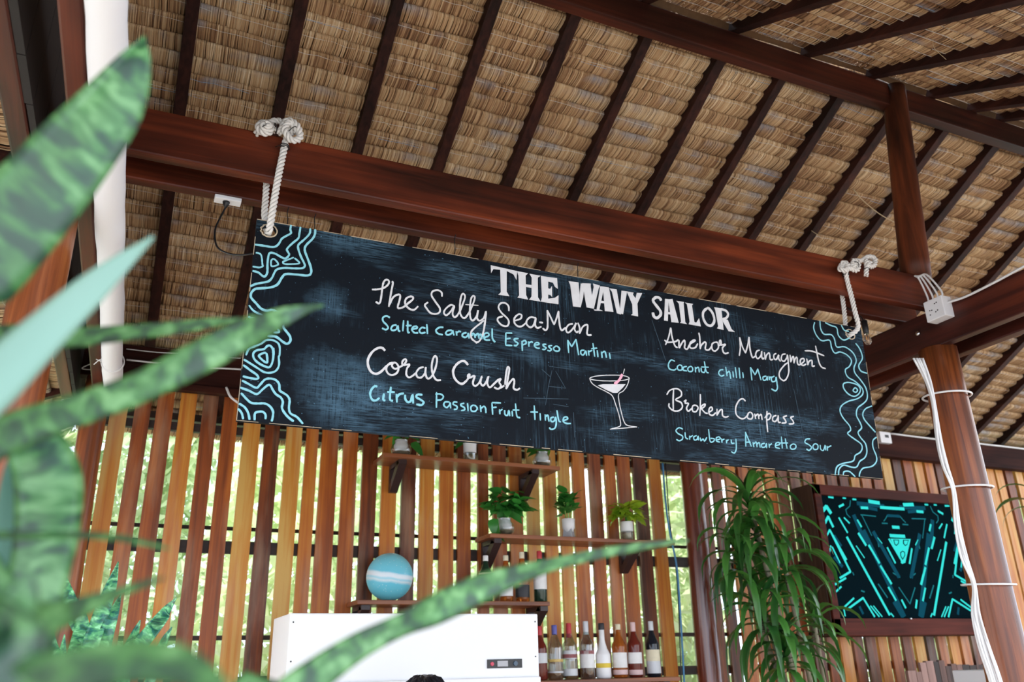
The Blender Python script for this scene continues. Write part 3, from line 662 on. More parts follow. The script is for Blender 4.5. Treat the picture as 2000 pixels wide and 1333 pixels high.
# ------------------------------------------------------------------ chalk board
YF = 2.425; BT = .018
def bp_(x, y): return atY(x, y, YF)
TL, BL, BR, TR = bp_(502, 428.5), bp_(462, 821.5), bp_(1725, 936), bp_(1681.5, 641.5)
hl, hr = bp_(525.5, 451), bp_(1659, 656)
hr = bp_(1660.5, 653.5)
def board_mat():
    m, n, l, b = newmat('chalkboard_paint')
    tc = n.new('ShaderNodeTexCoord')
    def nz(sc, det=5, ro=.6, loc=(0, 0, 0)):
        mp = n.new('ShaderNodeMapping'); mp.inputs['Scale'].default_value = sc; mp.inputs['Location'].default_value = loc; l.new(tc.outputs['Object'], mp.inputs['Vector'])
        t = n.new('ShaderNodeTexNoise'); t.inputs['Scale'].default_value = 1; t.inputs['Detail'].default_value = det; t.inputs['Roughness'].default_value = ro; l.new(mp.outputs[0], t.inputs['Vector']); return t.outputs[0]
    def mr(s, a, c, d=1.0, e=0.0):
        q = n.new('ShaderNodeMapRange'); q.inputs[1].default_value = a; q.inputs[2].default_value = c; q.inputs[3].default_value = e; q.inputs[4].default_value = d; l.new(s, q.inputs[0]); return q.outputs[0]
    def mul(a, c, op='MULTIPLY'):
        q = n.new('ShaderNodeMath'); q.operation = op; q.use_clamp = op == 'ADD'
        for i, s in enumerate((a, c)):
            if isinstance(s, (int, float)): q.inputs[i].default_value = s
            else: l.new(s, q.inputs[i])
        return q.outputs[0]
    streak = nz((16, 1, 260), 4, .7); vstreak = nz((230, 1, 9), 4, .7, (3, 3, 3)); fine = nz((420, 1, 420), 2)
    smear = mr(nz((2.2, 1, 5), 4, .6, (5, 0, 2)), .47, .72)
    col = mul(mul(smear, mr(streak, .42, .72)), .75)
    col2 = mul(mul(mr(nz((4, 1, 4), 3, .6, (9, 1, 4)), .5, .72), mr(vstreak, .5, .75)), .45)
    f = mul(col, col2, 'ADD')
    patch = nz((14, 1, 20), 5, .7, (4, 4, 4))
    for (px, py, r, a) in ((640, 590, .055, .42), (632, 740, .08, .5), (640, 800, .05, .3), (705, 745, .07, .45), (745, 780, .05, .45), (1420, 738, .06, .4), (1045, 700, .03, .35), (680, 800, .05, .3), (660, 460, .06, .3), (1090, 820, .03, .4)):
        P = bp_(px, py); vd = n.new('ShaderNodeVectorMath'); vd.operation = 'DISTANCE'; vd.inputs[1].default_value = P; l.new(tc.outputs['Object'], vd.inputs[0])
        g = mr(mul(vd.outputs['Value'], mul(patch, r*1.7), 'SUBTRACT'), r*.55, -r*.5, a); f = mul(f, mul(g, mr(mul(streak, vstreak, 'ADD'), .85, 1.2, 1.0, .12)), 'ADD')
    spk = mr(nz((130, 1, 130), 1, .5, (1, 2, 8)), .76, .80, .55); f = mul(f, spk, 'ADD')
    mx = n.new('ShaderNodeMix'); mx.data_type = 'RGBA'; mx.inputs[6].default_value = (.0040, .0068, .0115, 1); mx.inputs[7].default_value = (.14, .29, .43, 1); l.new(f, mx.inputs[0])
    l.new(mx.outputs[2], b.inputs['Base Color']); b.inputs['Roughness'].default_value = .6; b.inputs['Specular IOR Level'].default_value = .12
    bp = n.new('ShaderNodeBump'); bp.inputs['Strength'].default_value = .3; bp.inputs['Distance'].default_value = .001; l.new(streak, bp.inputs['Height']); l.new(bp.outputs[0], b.inputs['Normal'])
    return m
def holed_board():
    """panel outline with two rope holes, front and back sheets joined by rims"""
    segs = 28; bm = bmesh.new()
    def sheet(y):
        out = [bm.verts.new((p.x, y, p.z)) for p in (TL, BL, BR, TR)]
        hs = []
        for h in (hl, hr): hs.append([bm.verts.new((h.x+.0215*math.cos(2*math.pi*k/segs), y, h.z+.019*math.sin(2*math.pi*k/segs))) for k in range(segs)])
        es = [bm.edges.new((out[i], out[(i+1) % 4])) for i in range(4)]
        for g in hs: es += [bm.edges.new((g[i], g[(i+1) % segs])) for i in range(segs)]
        bmesh.ops.triangle_fill(bm, edges=es, use_beauty=True, use_dissolve=False); return out, hs
    a, ha = sheet(YF); b, hb = sheet(YF+BT)
    for A, B in [(a, b)]+list(zip(ha, hb)):
        for i in range(len(A)): bm.faces.new((A[i], A[(i+1) % len(A)], B[(i+1) % len(B)], B[i]))
    bmesh.ops.recalc_face_normals(bm, faces=bm.faces[:]); me = bpy.data.meshes.new('menu_board'); bm.to_mesh(me); bm.free(); return me
board = link('menu_board', holed_board(), board_mat()); tag(board, 'long black chalkboard cocktail menu hanging on two ropes', 'sign')
CHK = dict(w=plain('white_chalk', (.66, .66, .69), .9, bump=.6, var=.12), b=plain('pale_blue_chalk', (.26, .60, .70), .9, bump=.6, var=.12), p=plain('pink_chalk', (.86, .42, .55), .9, var=.1), e=plain('raw_plywood_edge', (.52, .42, .30), .8, var=.3))
CHK['W'] = CHK['w']
def poly(mb, pts, th=.0012):
    th += random.random()*.0004; v = [(x, YF-th, z) for x, z in pts]+[(x, YF+.0002, z) for x, z in pts]; n = len(pts)
    mb.add(v, [tuple(range(n))]+[(i, i+n, (i+1) % n+n, (i+1) % n) for i in range(n)])
def ribbon(mb, pts, wd, th=.0012):
    P = spline([(x, 0, z) for x, z in pts], 4 if len(pts) > 2 else 1); n = len(P); L = []; R = []
    if n == 2: P = [P[0].lerp(P[1], t) for t in (0, .33, .67, 1)]; n = 4
    for i, p in enumerate(P):
        t = (P[min(n-1, i+1)]-P[max(0, i-1)]); t = t.normalized() if t.length > 1e-9 else Vector((1, 0, 0)); q = Vector((-t.z, 0, t.x))
        w = wd*.5*random.uniform(.86, 1.12)*(.78 if i in (0, n-1) else 1)
        L.append(p+q*w); R.append(p-q*w)
    y0 = YF-th-random.random()*.0010; vs = []
    for i, (a, b) in enumerate(zip(L, R)):
        y = y0-.0007*i/n; vs += [(a.x, y, a.z), (b.x, y, b.z), (b.x, YF+.0002, b.z), (a.x, YF+.0002, a.z)]
    fs = []
    for i in range(n-1): fs += [(4*i, 4*i+1, 4*i+5, 4*i+4), (4*i+1, 4*i+2, 4*i+6, 4*i+5), (4*i+3, 4*i, 4*i+4, 4*i+7)]
    fs += [(0, 3, 2, 1), (4*n-4, 4*n-3, 4*n-2, 4*n-1)]
    mb.add(vs, fs)
rows = [r.split() for r in STROKES.strip().split('\n')]
strokes = []
for r in rows:
    c, w = r[0][0], float(r[0][1:]); pts = [tuple(float(v)/1000 for v in q.split(',')) for q in r[1:]]; pts = [(x, z+CZ) for x, z in pts]
    xm = sum(p[0] for p in pts)/len(pts); zt = max(p[1] for p in pts); zb = min(p[1] for p in pts)
    glass_ = 1.40 < xm < 1.70 and zt < 1.09+CZ and (w < 3.4 or c in 'pW')
    if c == 'p': key = 'chalk_chilli'
    elif c == 'b' and (xm < .46 or xm > 2.52): key = 'contour_line'
    elif glass_ and c in 'wW' and zt < .97+CZ: key = 'cocktail_drawing'
    elif c == 'W' or (c == 'w' and w > 9.3 and zt > 1.1+CZ and 1.2 < xm < 2.1): key = 'title_letter'
    else: key = 'white_letter' if c == 'w' else 'blue_letter'
    strokes.append([key, c, w, pts, min(p[0] for p in pts), max(p[0] for p in pts), zb, zt])
done = []
for s_ in strokes:      # strokes that touch make one letter
    g = None
    if s_[0] != 'contour_line':
        for q in done:
            if q['key'] == s_[0] and any(min(s_[5], t[5])-max(s_[4], t[4]) > -.0035 and min(s_[7], t[7])-max(s_[6], t[6]) > -.003 and (s_[0] in ('cocktail_drawing', 'title_letter') or t[5]-t[4] < .09) for t in q['s']): g = q; break
    if g is None: g = dict(key=s_[0], s=[]); done.append(g)
    g['s'].append(s_)
for g in done:
    mb = MB()
    for (key, c, w, pts, *_) in g['s']:
        if c == 'W': poly(mb, pts)
        else: ribbon(mb, pts, w*.86/1000 if key != 'contour_line' else w*.92/1000)
    mb.build(g['key'], CHK[g['s'][0][1]], board)
GH = plain('faded_chalk', (.035, .065, .095), .9)
for q_ in (((1072, 716), (1118, 722)), ((1078, 724), (1071, 755), (1065, 792)), ((1085, 725), (1104, 758)), ((1070, 755), (1105, 759)), ((1022, 778), (1110, 780)), ((1080, 790), (1110, 795)), ((1273, 625), (1300, 705)), ((727, 790), (745, 802), (772, 810)), ((1058, 722), (1075, 737)), ((1550, 760), (1562, 820), (1570, 862)), ((660, 741), (712, 747)), ((1120, 806), (1122, 855)), ((950, 720), (968, 716)), ((820, 545), (905, 562)), ((1180, 690), (1222, 687))):
    mb = MB(); ribbon(mb, [(bp_(*a).x, bp_(*a).z) for a in q_], .0022, .0003); mb.build('faded_chalk_line', GH, board)
for h in (hl, hr):
    ring = MB()   # worn bare rims of the rope holes
    pts = [(h.x+.0245*math.cos(2*math.pi*k/24)*(1+.08*math.sin(3*k)), h.z+.022*math.sin(2*math.pi*k/24)) for k in range(25)]
    ribbon(ring, pts, .004, .0008); ring.build('hole_rim', CHK['e'], board)
ed = MB()
for A, B in ((TL, BL), (BL, BR), (TL, TR), (BR, TR)):
    d = (B-A); n_ = int(d.length/.03); k = 0
    while k < n_:
        if random.random() < .55:
            j = min(n_, k+random.randint(1, 5)); a = A+d*(k/n_); b = A+d*(j/n_); t = .0012+random.random()*.0012
            ed.tube([(a.x, YF-.0004, a.z), (b.x, YF-.0004, b.z)], t*.6, 4); k = j
        k += 1
tag(ed.build('worn_edge', CHK['e'], board), kind='stuff')
# ------------------------------------------------------------------ ropes
ROPE = plain('white_cotton_rope', (.72, .70, .68), .85, bump=.5, var=.10)
def rope(mb, pts, r=.0105, pitch=.046, strands=3, k=8):
    P = spline(pts, k); s = 0; fr = []; t = (P[1]-P[0]).normalized(); u = t.orthogonal().normalized()
    Q = [P[0]]
    for a, b in zip(P, P[1:]):
        n = max(1, int((b-a).length/.0045)); Q += [a.lerp(b, (i+1)/n) for i in range(n)]
    for i, p in enumerate(Q):
        a, b = Q[max(0, i-1)], Q[min(len(Q)-1, i+1)]; t = (b-a).normalized(); u = (u-t*u.dot(t)).normalized(); fr.append((p, u, t.cross(u), s)); s += (b-p).length
    for k_ in range(strands):
        mb.tube([p+(u*math.cos(2*math.pi*(s/pitch+k_/strands))+v*math.sin(2*math.pi*(s/pitch+k_/strands)))*r*.62 for p, u, v, s in fr], r*.47, 8)
def torus(mb, c, nrm, R, r, n=20, mi=0):
    c = Vector(c); nrm = Vector(nrm).normalized(); u = nrm.orthogonal().normalized(); v = nrm.cross(u)
    mb.tube([c+(u*math.cos(2*math.pi*k/n)+v*math.sin(2*math.pi*k/n))*R for k in range(n+1)], r, 5, cap=False)
# left rope: loop from the hole up over the beam, tied in a doubled knot
def A_(x, y, Y=2.385): return atY(x, y, Y)
rl = empty('hanging_rope', A_(555, 255), 'thick white rope with a big double knot at the left end of the menu board', 'rope')
mb = MB()
rope(mb, [hl+Vector((0, .030, .004)), hl+Vector((-.002, .0, -.004)), A_(528, 438, 2.405), A_(541, 360), A_(553, 300), A_(561, 268), A_(575, 245, 2.39), A_(566, 236, 2.42)], .0112)
rope(mb, [hl+Vector((0, .030, .004)), atY(517, 425, 2.47), atY(519, 385, 2.475), atY(521, 352, 2.48), atY(525, 300, 2.48), Vector((hl.x+.02, 2.47, 1.66+CZ))], .0105)
mb.build('rope_loop', ROPE, rl, smooth=True)
mb = MB(); c1 = A_(519, 250, 2.372)
rope(mb, [c1+Vector((.027*math.cos(a)*(1-a/15.5), .012-.0022*a, .027*math.sin(a)*(1-a/15.5))) for a in [i*.6 for i in range(25)]], .0112)
rope(mb, [A_(545, 262, 2.375), A_(560, 236, 2.365), A_(580, 245, 2.36), A_(586, 268, 2.365), A_(570, 274, 2.36), A_(556, 254, 2.355), A_(566, 240, 2.36), A_(585, 262, 2.37), A_(580, 276, 2.385)], .0108)
rope(mb, [A_(500, 262, 2.39), A_(530, 238, 2.39), A_(555, 240, 2.38), A_(575, 262, 2.38)], .0108)
mb.build('knot', ROPE, rl, smooth=True)
mb = MB()
torus(mb, A_(556, 285), (.1, 0, 1), .0135, .0018); torus(mb, A_(557, 288.5), (.1, 0, 1), .0135, .0018)
torus(mb, A_(538, 250, 2.365), (1, 0, .3), .015, .0016); torus(mb, A_(570, 255, 2.36), (1, 0, -.9), .018, .0016); torus(mb, A_(518, 248, 2.36), (.5, .1, -.9), .012, .0014)
mb.tube(spline([A_(556, 287, 2.372), A_(545, 285, 2.37), A_(538, 287, 2.385)], 4), .0012, 4)
mb.build('wire_tie', M['wire'], rl, smooth=True)
rr = empty('hanging_rope', A_(1660, 530), 'thick white rope with a lumpy knot at the right end of the menu board', 'rope')
mb = MB()
rope(mb, [hr+Vector((0, .030, .004)), hr+Vector((.004, 0, 0)), atY(1676, 640, 2.405), A_(1670, 610), A_(1662, 575), A_(1654, 545), A_(1652, 530, 2.38), A_(1656, 522, 2.41)], .0100)
rope(mb, [hr+Vector((0, .030, .004)), atY(1651, 632, 2.47), atY(1648, 600, 2.475), atY(1645, 578, 2.48), atY(1642, 545, 2.48)], .0095)
mb.build('rope_loop', ROPE, rr, smooth=True)
mb = MB()
rope(mb, [A_(1643, 518, 2.375), A_(1641, 526, 2.36), A_(1652, 528, 2.355), A_(1655, 516, 2.36), A_(1645, 514, 2.37), A_(1655, 526, 2.36), A_(1668, 520, 2.36), A_(1672, 510, 2.37)], .0108)
rope(mb, [A_(1664, 508, 2.37), A_(1676, 514, 2.36), A_(1674, 528, 2.36), A_(1663, 524, 2.36), A_(1668, 510, 2.37), A_(1682, 510, 2.38), A_(1695, 502, 2.38), A_(1708, 505, 2.375), A_(1707, 519, 2.37), A_(1694, 520, 2.365), A_(1692, 508, 2.37)], .0108)
rope(mb, [A_(1700, 512, 2.37), A_(1693, 522, 2.368), A_(1692, 539, 2.37)], .0105)
mb.build('knot', ROPE, rr, smooth=True)
mb = MB(); torus(mb, A_(1652, 535), (.1, 0, 1), .013, .0017); torus(mb, A_(1652, 538), (.1, 0, 1), .013, .0017); torus(mb, A_(1671, 518, 2.362), (1, 0, .5), .016, .0016); torus(mb, A_(1692, 526, 2.37), (0, 0, 1), .0125, .0015)
mb.build('wire_tie', M['wire'], rr, smooth=True)
# small black wire hooks along the board's top edge
for k, (px, py0, py1) in enumerate(((561, 415, 441), (614, 428, 452), (888, 468, 500), (1128, 523, 546))):
    a, b = atY(px, py0, 2.43), atY(px, py1, 2.43); h = MB().tube(spline([a+Vector((.004, .0, .02)), a, (a+b)/2+Vector((.0015, 0, 0)), b+Vector((0, 0, -.004)), b+Vector((.003, 0, -.001))], 4), .0016, 6)
    h.build('wire_hook', M['wire'], smooth=True); o = bpy.context.scene.objects[-1] if False else None
hk = [o for o in C.objects if o.name.startswith('wire_hook')]
for o, t in zip(hk, ('nearest the left rope hole', 'second from the left rope', 'above the word Salty', 'above the title')): tag(o, 'thin black wire hook on the board\'s top edge, '+t, 'hook')
# light bulb behind the right end of the board
bc = atY(1694, 662, 2.50); e = empty('light_bulb', bc+Vector((0, 0, .05)), 'clear filament bulb in a black socket by the board\'s right rope', 'bulb')
MB().lathe([(.013, .085), (.0135, .05), (.0125, .03), (.009, .022)][::-1], bc, 18).build('socket', M['wire'], e, smooth=True)
MB().lathe([(.0015, -.030), (.010, -.027), (.0155, -.018), (.0168, -.008), (.0145, .004), (.0105, .014), (.0095, .024)], bc, 20).build('glass_globe', plain('bulb_glass', (.95, .9, .85), .05, trans=.95), e, smooth=True)
MB().tube(spline([bc+Vector((-.004, 0, .016)), bc+Vector((-.006, 0, -.010)), bc+Vector((-.002, 0, .008)), bc+Vector((.002, 0, -.012)), bc+Vector((.006, 0, .008)), bc+Vector((.004, 0, .016))], 3), .0008, 4).build('filament', plain('amber_filament', (.9, .45, .12), .4), e)
mb = MB().tube(spline([bc+Vector((0, 0, .085)), bc+Vector((.0, .02, .12)), bc+Vector((-.02, .08, .19))], 5), .003, 6); mb.build('cord', M['wire'], e, smooth=True)
# ------------------------------------------------------------------ things on the beams
e = empty('canvas_roll', (-.19, 2.2, 1.24+CZ), 'white rolled canvas tube running overhead along the left cross beam', 'awning')
n = 40; y1 = 4.22
pts = [(-.192+.0015*math.sin(i*.5), .25+(y1-.25)*i/n, 1.240+CZ+.004*math.sin(i*.33)) for i in range(n+1)]
MB().tube(pts, [.0405+.0025*math.sin(i*.9)*.4+.0012*math.sin(i*2.3) for i in range(n+1)], 24).build('roll', M['canvas'], e, smooth=True)
mb = MB()
for yy in (3.72, 3.735): torus(mb, (-.192, yy, 1.240+CZ), (0, 1, .1), .0445, .0022, 22)
k0 = Vector((-.225, 3.70, 1.222+CZ)); mb.tube(spline([k0+Vector((-.03, .0, .012)), k0, k0+Vector((.01, -.01, -.02)), k0+Vector((-.01, -.01, .01)), k0+Vector((-.035, 0, -.012))], 4), .0022, 5)
mb.build('cord_tie', M['cream'], e, smooth=True)
def cable(name, pts, r, mat, label, cat='cable', n=6, k=6):
    return tag(MB().tube(spline(pts, k), r, n).build(name, mat, smooth=True), label, cat)
cable('cable', [atY(247, 703, 4.40), atY(330, 712, 4.39), atY(400, 718, 4.39), atY(474, 722, 4.40)], .0045, M['cream'], 'white cable crossing the wall plate left of the board')
cable('cable', [atY(247, 682, 4.41), atY(300, 688, 4.40), atY(360, 692, 4.40), atY(470, 700, 4.41)], .0025, M['cream'], 'thin upper white wire above the cable on the left wall plate')
cable('cable', [atY(442, 757, 4.38), atY(450, 775, 4.36), atY(466, 788, 4.36), atY(480, 800, 4.38)], .006, M['cream'], 'short white cable drooping behind the board\'s lower left corner')
cable('cable', [atY(196, 706, 4.3), atY(175, 712, 4.3), atY(160, 720, 4.32), atY(178, 722, 4.34), atY(200, 716, 4.36)], .003, M['cream'], 'looped white cable end left of the canvas roll')
a, b = atY(418, 390, 2.59), atY(470, 401, 2.59)
e = empty('power_adapter', (a+b)/2, 'slim white power adapter clipped under the rear tie beam, left of the board', 'adapter')
MB().box((a.x, 2.565, ZB-.014), (b.x, 2.603, ZB)).build('housing', M['white'], e, bevel=.003)
mb = MB(); mx_ = (a.x+b.x)/2-.004; MB().lathe([(.004, 0), (.011, .016), (.012, .022)], (mx_, 2.584, ZB-.036), 12).build('plug', M['wire'], e, smooth=True)
cable('black_cable', [Vector((mx_, 2.584, ZB-.034)), atY(432, 422, 2.58), atY(420, 450, 2.57), atY(424, 482, 2.55), atY(448, 496, 2.52), atY(476, 498, 2.48), atY(505, 494, 2.46)], .0032, M['wire'], 'black cord looping from the adapter to behind the board')
# socket box on the right cross beam
cen = atX(1836, 606, 3.12); e = empty('socket_box', cen, 'white cube-shaped junction box with cables, fixed to the right cross beam', 'socket')
hs = .048; MB().box((3.083, cen.y-hs, cen.z-hs), (3.142, cen.y+hs, cen.z+hs)).build('box', M['white'], e, bevel=.004)
mb = MB()
for dy, dz in ((-.018, .024), (-.008, .022), (.022, .0), (.012, -.002), (.024, -.02), (-.016, -.012), (-.006, -.016)): mb.box((3.0822, cen.y+dy-.0025, cen.z+dz-.0025), (3.0835, cen.y+dy+.0025, cen.z+dz+.0025))
tag(mb.build('pin_hole', M['wire'], e), kind='stuff')
t0 = cen+Vector((-.005, 0, hs))
for i, t in enumerate(('leftmost', 'second from left', 'third from left', 'rightmost')):
    st = t0+Vector((-.01, .036-.024*i, -.004)); w0 = atX(1786+2*i, 540+i, 3.10)
    MB().tube(spline([st, st+Vector((0, 0, .035)), st.lerp(w0, .5)+Vector((0, 0, .050+.004*i)), w0.lerp(st, .15)+Vector((0, 0, .022)), w0], 6), .0042, 6).build('cable', M['cream'], e, smooth=True)
cable('cable', [cen+Vector((0, -hs, .018)), atX(1885, 580, 3.12), atX(1940, 553, 3.12), atX(2010, 515, 3.12)], .0055, M['cream'], 'white cable running from the socket box to the right edge along the cross beam')
bo = atX(1793, 652, 3.138); tag(MB().lathe([(.013, 0), (.011, .006), (.004, .009)], (0, 0, 0), 14).build('bolt', M['chrome'], smooth=True), 'shiny round bolt head on the right cross beam below the socket box', 'bolt')
C.objects['bolt'].location = bo; C.objects['bolt'].rotation_euler = (0, -math.pi/2, 0)
# bundle of cables strapped down the right post
YC = 2.335
B0 = [(1793, 700), (1812, 745), (1824, 790), (1834, 860), (1846, 910), (1863, 958), (1870, 1030), (1884, 1090), (1902, 1143), (1906, 1200), (1922, 1262), (1946, 1335), (1960, 1400)]
cb = empty('cable_bundle', (3.1, YC, 1.0+CZ), 'bundle of white cables strapped down the left side of the right post', 'cables')
for i in range(6):
    off = (i-2.5); pts = []
    for j, (px, py) in enumerate(B0):
        sp = [2.6, 1.6, .8, 1.4, 1.5, .7, 1.6, 1.8, .8, 2.0, 3.2, 3.6, 3.6][j]
        pts.append(atY(px+off*sp*1.3+random.uniform(-.8, .8), py, YC+.008*math.sin(i*2+j*.8)))
    MB().tube(spline(pts, 5), .0046, 6).build('cable', M['cream'], cb, smooth=True)
for (py, xl, xr, t) in ((775, 1814, 1889, 'top'), (955, 1862, 1931, 'middle'), (1143, 1906, 1976, 'lowest')):
    p = atY((xl+xr)/2, py, 2.43); mb = MB(); N = 26; R = .090
    q = [(3.185+R*1.06*math.cos(2*math.pi*k/N), 2.43+R*1.10*math.sin(2*math.pi*k/N), p.z+.006*math.sin(2*math.pi*k/N)) for k in range(N+1)]
    mb.tube(q, .0045, 6, cap=False); tag(mb.build('cable_tie', M['cream'], smooth=True), 'white cable tie around the right post, '+t+' of three', 'cable tie')
# conduit and junction on the wall plate
cz = atY(1745, 848, 4.425).z
cable('cable', [(atY(1740, 850, 4.425).x, 4.425, cz), (5.6, 4.425, cz-.003), (6.2, 4.425, cz+.002), (7.2, 4.425, cz)], .007, M['cream'], 'white cable lying along the top of the wall plate at right')
jc = atY(1727, 855, 4.41); e = empty('junction_box', jc, 'small white junction box on the wall plate by the board\'s right edge', 'socket')
MB().box((jc.x-.055, 4.395, jc.z-.045), (jc.x+.055, 4.43, jc.z+.04)).build('box', M['white'], e, bevel=.004)
MB().box((jc.x-.005, 4.392, jc.z-.004), (jc.x+.028, 4.396, jc.z+.016)).build('opening', M['wire'], e)
BLUE = plain('blue_cable', (.06, .22, .42), .5)
cable('cable', [atY(1294, 905, 4.30), atY(1300, 980, 4.29), atY(1308, 1040, 4.28), atY(1322, 1110, 4.28), atY(1330, 1220, 4.28), atY(1337, 1345, 4.28)], .006, BLUE, 'blue cable hanging beside the dark red post')
cable('cable', [atY(1300, 905, 4.31), atY(1307, 1010, 4.30), atY(1318, 1090, 4.29), atY(1325, 1180, 4.29), atY(1331, 1345, 4.29)], .0035, M['wire'], 'thin black cable hanging beside the blue cable')
# ------------------------------------------------------------------ shelves
SH = {}
def shelf(key, pl, pr, label, brs, th=.022, yf=4.27):
    a, b = atY(*pl, yf), atY(*pr, yf); z = a.z
    e = empty('wall_shelf', ((a.x+b.x)/2, YW, z), label, 'shelf'); MB().box((a.x, yf, z-th), (b.x, YW-.004, z)).build('board', M['shelf'], e, bevel=.003)
    for px in brs:
        x = atY(px, pl[1]+20, yf+.05).x; mb = MB()
        mb.box((x-.022, YW-.03, z-th-.15), (x+.022, YW-.004, z-th)); mb.box((x-.022, yf+.03, z-th-.024), (x+.022, YW-.03, z-th))
        w = .022; mb.add([(x-w, YW-.03, z-th-.15), (x+w, YW-.03, z-th-.15), (x+w, YW-.03, z-th-.105), (x-w, YW-.03, z-th-.105), (x-w, yf+.03, z-th-.024), (x+w, yf+.03, z-th-.024), (x+w, yf+.065, z-th), (x-w, yf+.065, z-th)],
                         [(0, 1, 5, 4), (3, 7, 6, 2), (0, 4, 7, 3), (1, 2, 6, 5), (0, 3, 2, 1), (4, 5, 6, 7)])
        mb.build('bracket', M['bracket'], e)
    SH[key] = (z, yf); return e
shelf('s1', (750, 884), (1094, 907), 'upper wall shelf just below the board, holding three glass pots', (785, 1043))
shelf('s2', (957, 1042), (1318, 1054), 'middle wall shelf with three green potted plants on it', (970, 1243))
shelf('s3', (698, 1172), (1074, 1176), 'lower wall shelf with the blue ball and four bottles', (712, 1060))
shelf('s4', (1046, 1331), (1330, 1334), 'bottom shelf carrying the long row of bottles beside the white freezer', (1060, 1300), yf=4.18)
GL = thin_glass('clear_glass', (.93, .96, .96)); WC = plain('white_cup', (.85, .85, .88), .35); WT = plain('murky_water', (.42, .36, .24), .2); PEB = plain('brown_pebbles', (.25, .2, .13), .7, var=.5)
POTHOS = leafmat('pothos_leaf', (.012, .12, .02), (.10, .50, .08), .3, .3); LIME = leafmat('lime_leaf', (.14, .42, .02), (.75, .85, .08), .35, .35); BAMB = leafmat('bamboo_leaf', (.02, .12, .02), (.10, .34, .06), .35, .2)
def leaf_mesh(name, L, W, heart=.35, fold=.18, droop=.35, n=6, mat=None):
    vs = []; fs = []
    for i in range(n+1):
        t = i/n; w = W*.5*(math.sin(math.pi*min(1, t**.62))**.8 if 0 < t < 1 else .02)
        if i == 0: w = W*.05
        z = -droop*L*t*t; x = L*t
        vs += [(x-(heart*.1*L if 0 < i < 2 else 0), -w, z+fold*w), (x, 0, z), (x-(heart*.1*L if 0 < i < 2 else 0), w, z+fold*w)]
    for i in range(n):
        b = 3*i; fs += [(b, b+1, b+4, b+3), (b+1, b+2, b+5, b+4)]
    me = bpy.data.meshes.new(name); me.from_pydata(vs, [], fs); me.update(); me.shade_smooth(); me.materials.append(mat); return me
def frame_to(p, d, roll=0):
    x = Vector(d).normalized(); up = Vector((0, 0, 1)); y = up.cross(x); y = y.normalized() if y.length > 1e-4 else Vector((0, 1, 0)); z = x.cross(y)
    m = Matrix((x, y, z)).transposed().to_4x4(); m = m @ Matrix.Rotation(roll, 4, 'X'); m.translation = p; return m
def put_leaf(me, parent, p, d, roll=0, sc=1, name='leaf'):
    o = bpy.data.objects.new(name, me); C.objects.link(o); o.parent = parent; o.matrix_parent_inverse = Matrix.Translation(-parent.location)
    o.matrix_basis = frame_to(Vector(p), d, roll) @ Matrix.Scale(sc, 4); return o
PL = [leaf_mesh('pothos_leaf', .075, .062, mat=POTHOS), leaf_mesh('pothos_leaf_b', .09, .066, mat=POTHOS, droop=.5), leaf_mesh('lime_leaf', .09, .056, mat=LIME, droop=.45), leaf_mesh('bamboo_leaf', .095, .030, mat=BAMB, droop=.3)]
def pot_plant(px, key, kind, label, dy=.11, plant=True):
    z, yf = SH[key]; c = atY(px, 1000, yf+dy); c.z = z+.001; 
    e = empty('glass_pot' if not plant else 'potted_plant', c, label, 'pot' if not plant else 'plant')
    if kind == 'bowl':
        MB().lathe([(.028, 0), (.031, .004), (.050, .022), (.058, .045), (.052, .070), (.036, .086), (.038, .100), (.041, .106)], c, 28).build('glass_bowl', GL, e, smooth=True)
        MB().lathe([(.020, .036), (.030, .042), (.040, .058), (.0405, .072), (.033, .086), (.034, .100)], c, 24).build('white_insert', WC, e, smooth=True)
        MB().lathe([(.024, .008), (.042, .022), (.046, .034), (.02, .036)], c, 20).build('water', PEB, e, smooth=True); top = .10
    elif kind == 'square':
        MB().lathe([(.040, 0), (.042, .004), (.034, .058), (.037, .066)], c, 4).build('clear_base', plain('frosted_glass', (.75, .78, .85), .25, trans=.5), e)
        MB().lathe([(.026, .04), (.030, .055), (.036, .064), (.038, .115), (.036, .118)], c, 24).build('white_insert', WC, e, smooth=True); top = .115
    else:
        MB().lathe([(.034, 0), (.036, .003), (.0355, .056), (.037, .060)], c, 26).build('clear_base', GL, e, smooth=True)
        MB().lathe([(.031, .004), (.0315, .048)], c, 22).build('water', WT, e, smooth=True)
        MB().lathe([(.037, .060), (.0375, .064), (.038, .112), (.040, .118), (.037, .119)], c, 26).build('white_insert', WC, e, smooth=True); top = .115
    return e, c, top
for px, k, lb in ((780, 'bowl', 'round glass bowl pot at the left end of the upper shelf'), (918, 'cup', 'straight glass pot in the middle of the upper shelf'), (1062, 'bowl', 'round glass bowl pot at the right end of the upper shelf')):
    e, c, top = pot_plant(px, 's1', k, lb, plant=False)
    nl = 7
    for i in range(nl):
        a = random.random()*6.28; put_leaf(random.choice(PL[:2]), e, c+Vector((.02*math.cos(a), .02*math.sin(a), top+random.random()*.05)), (math.cos(a), math.sin(a), random.uniform(-.2, .7)), random.uniform(-.5, .5), random.uniform(.8, 1.2))
    if px == 780: put_leaf(PL[1], e, c+Vector((.05, -.02, .085)), (.8, -.3, -.5), .8, 1.1)
e, c, top = pot_plant(985, 's2', 'bowl', 'bushy dark green vine plant in a round glass bowl on the middle shelf')
MB().tube([c+Vector((0, 0, top-.03)), c+Vector((.004, 0, top+.06))], .006, 6).build('stem', BAMB, e)
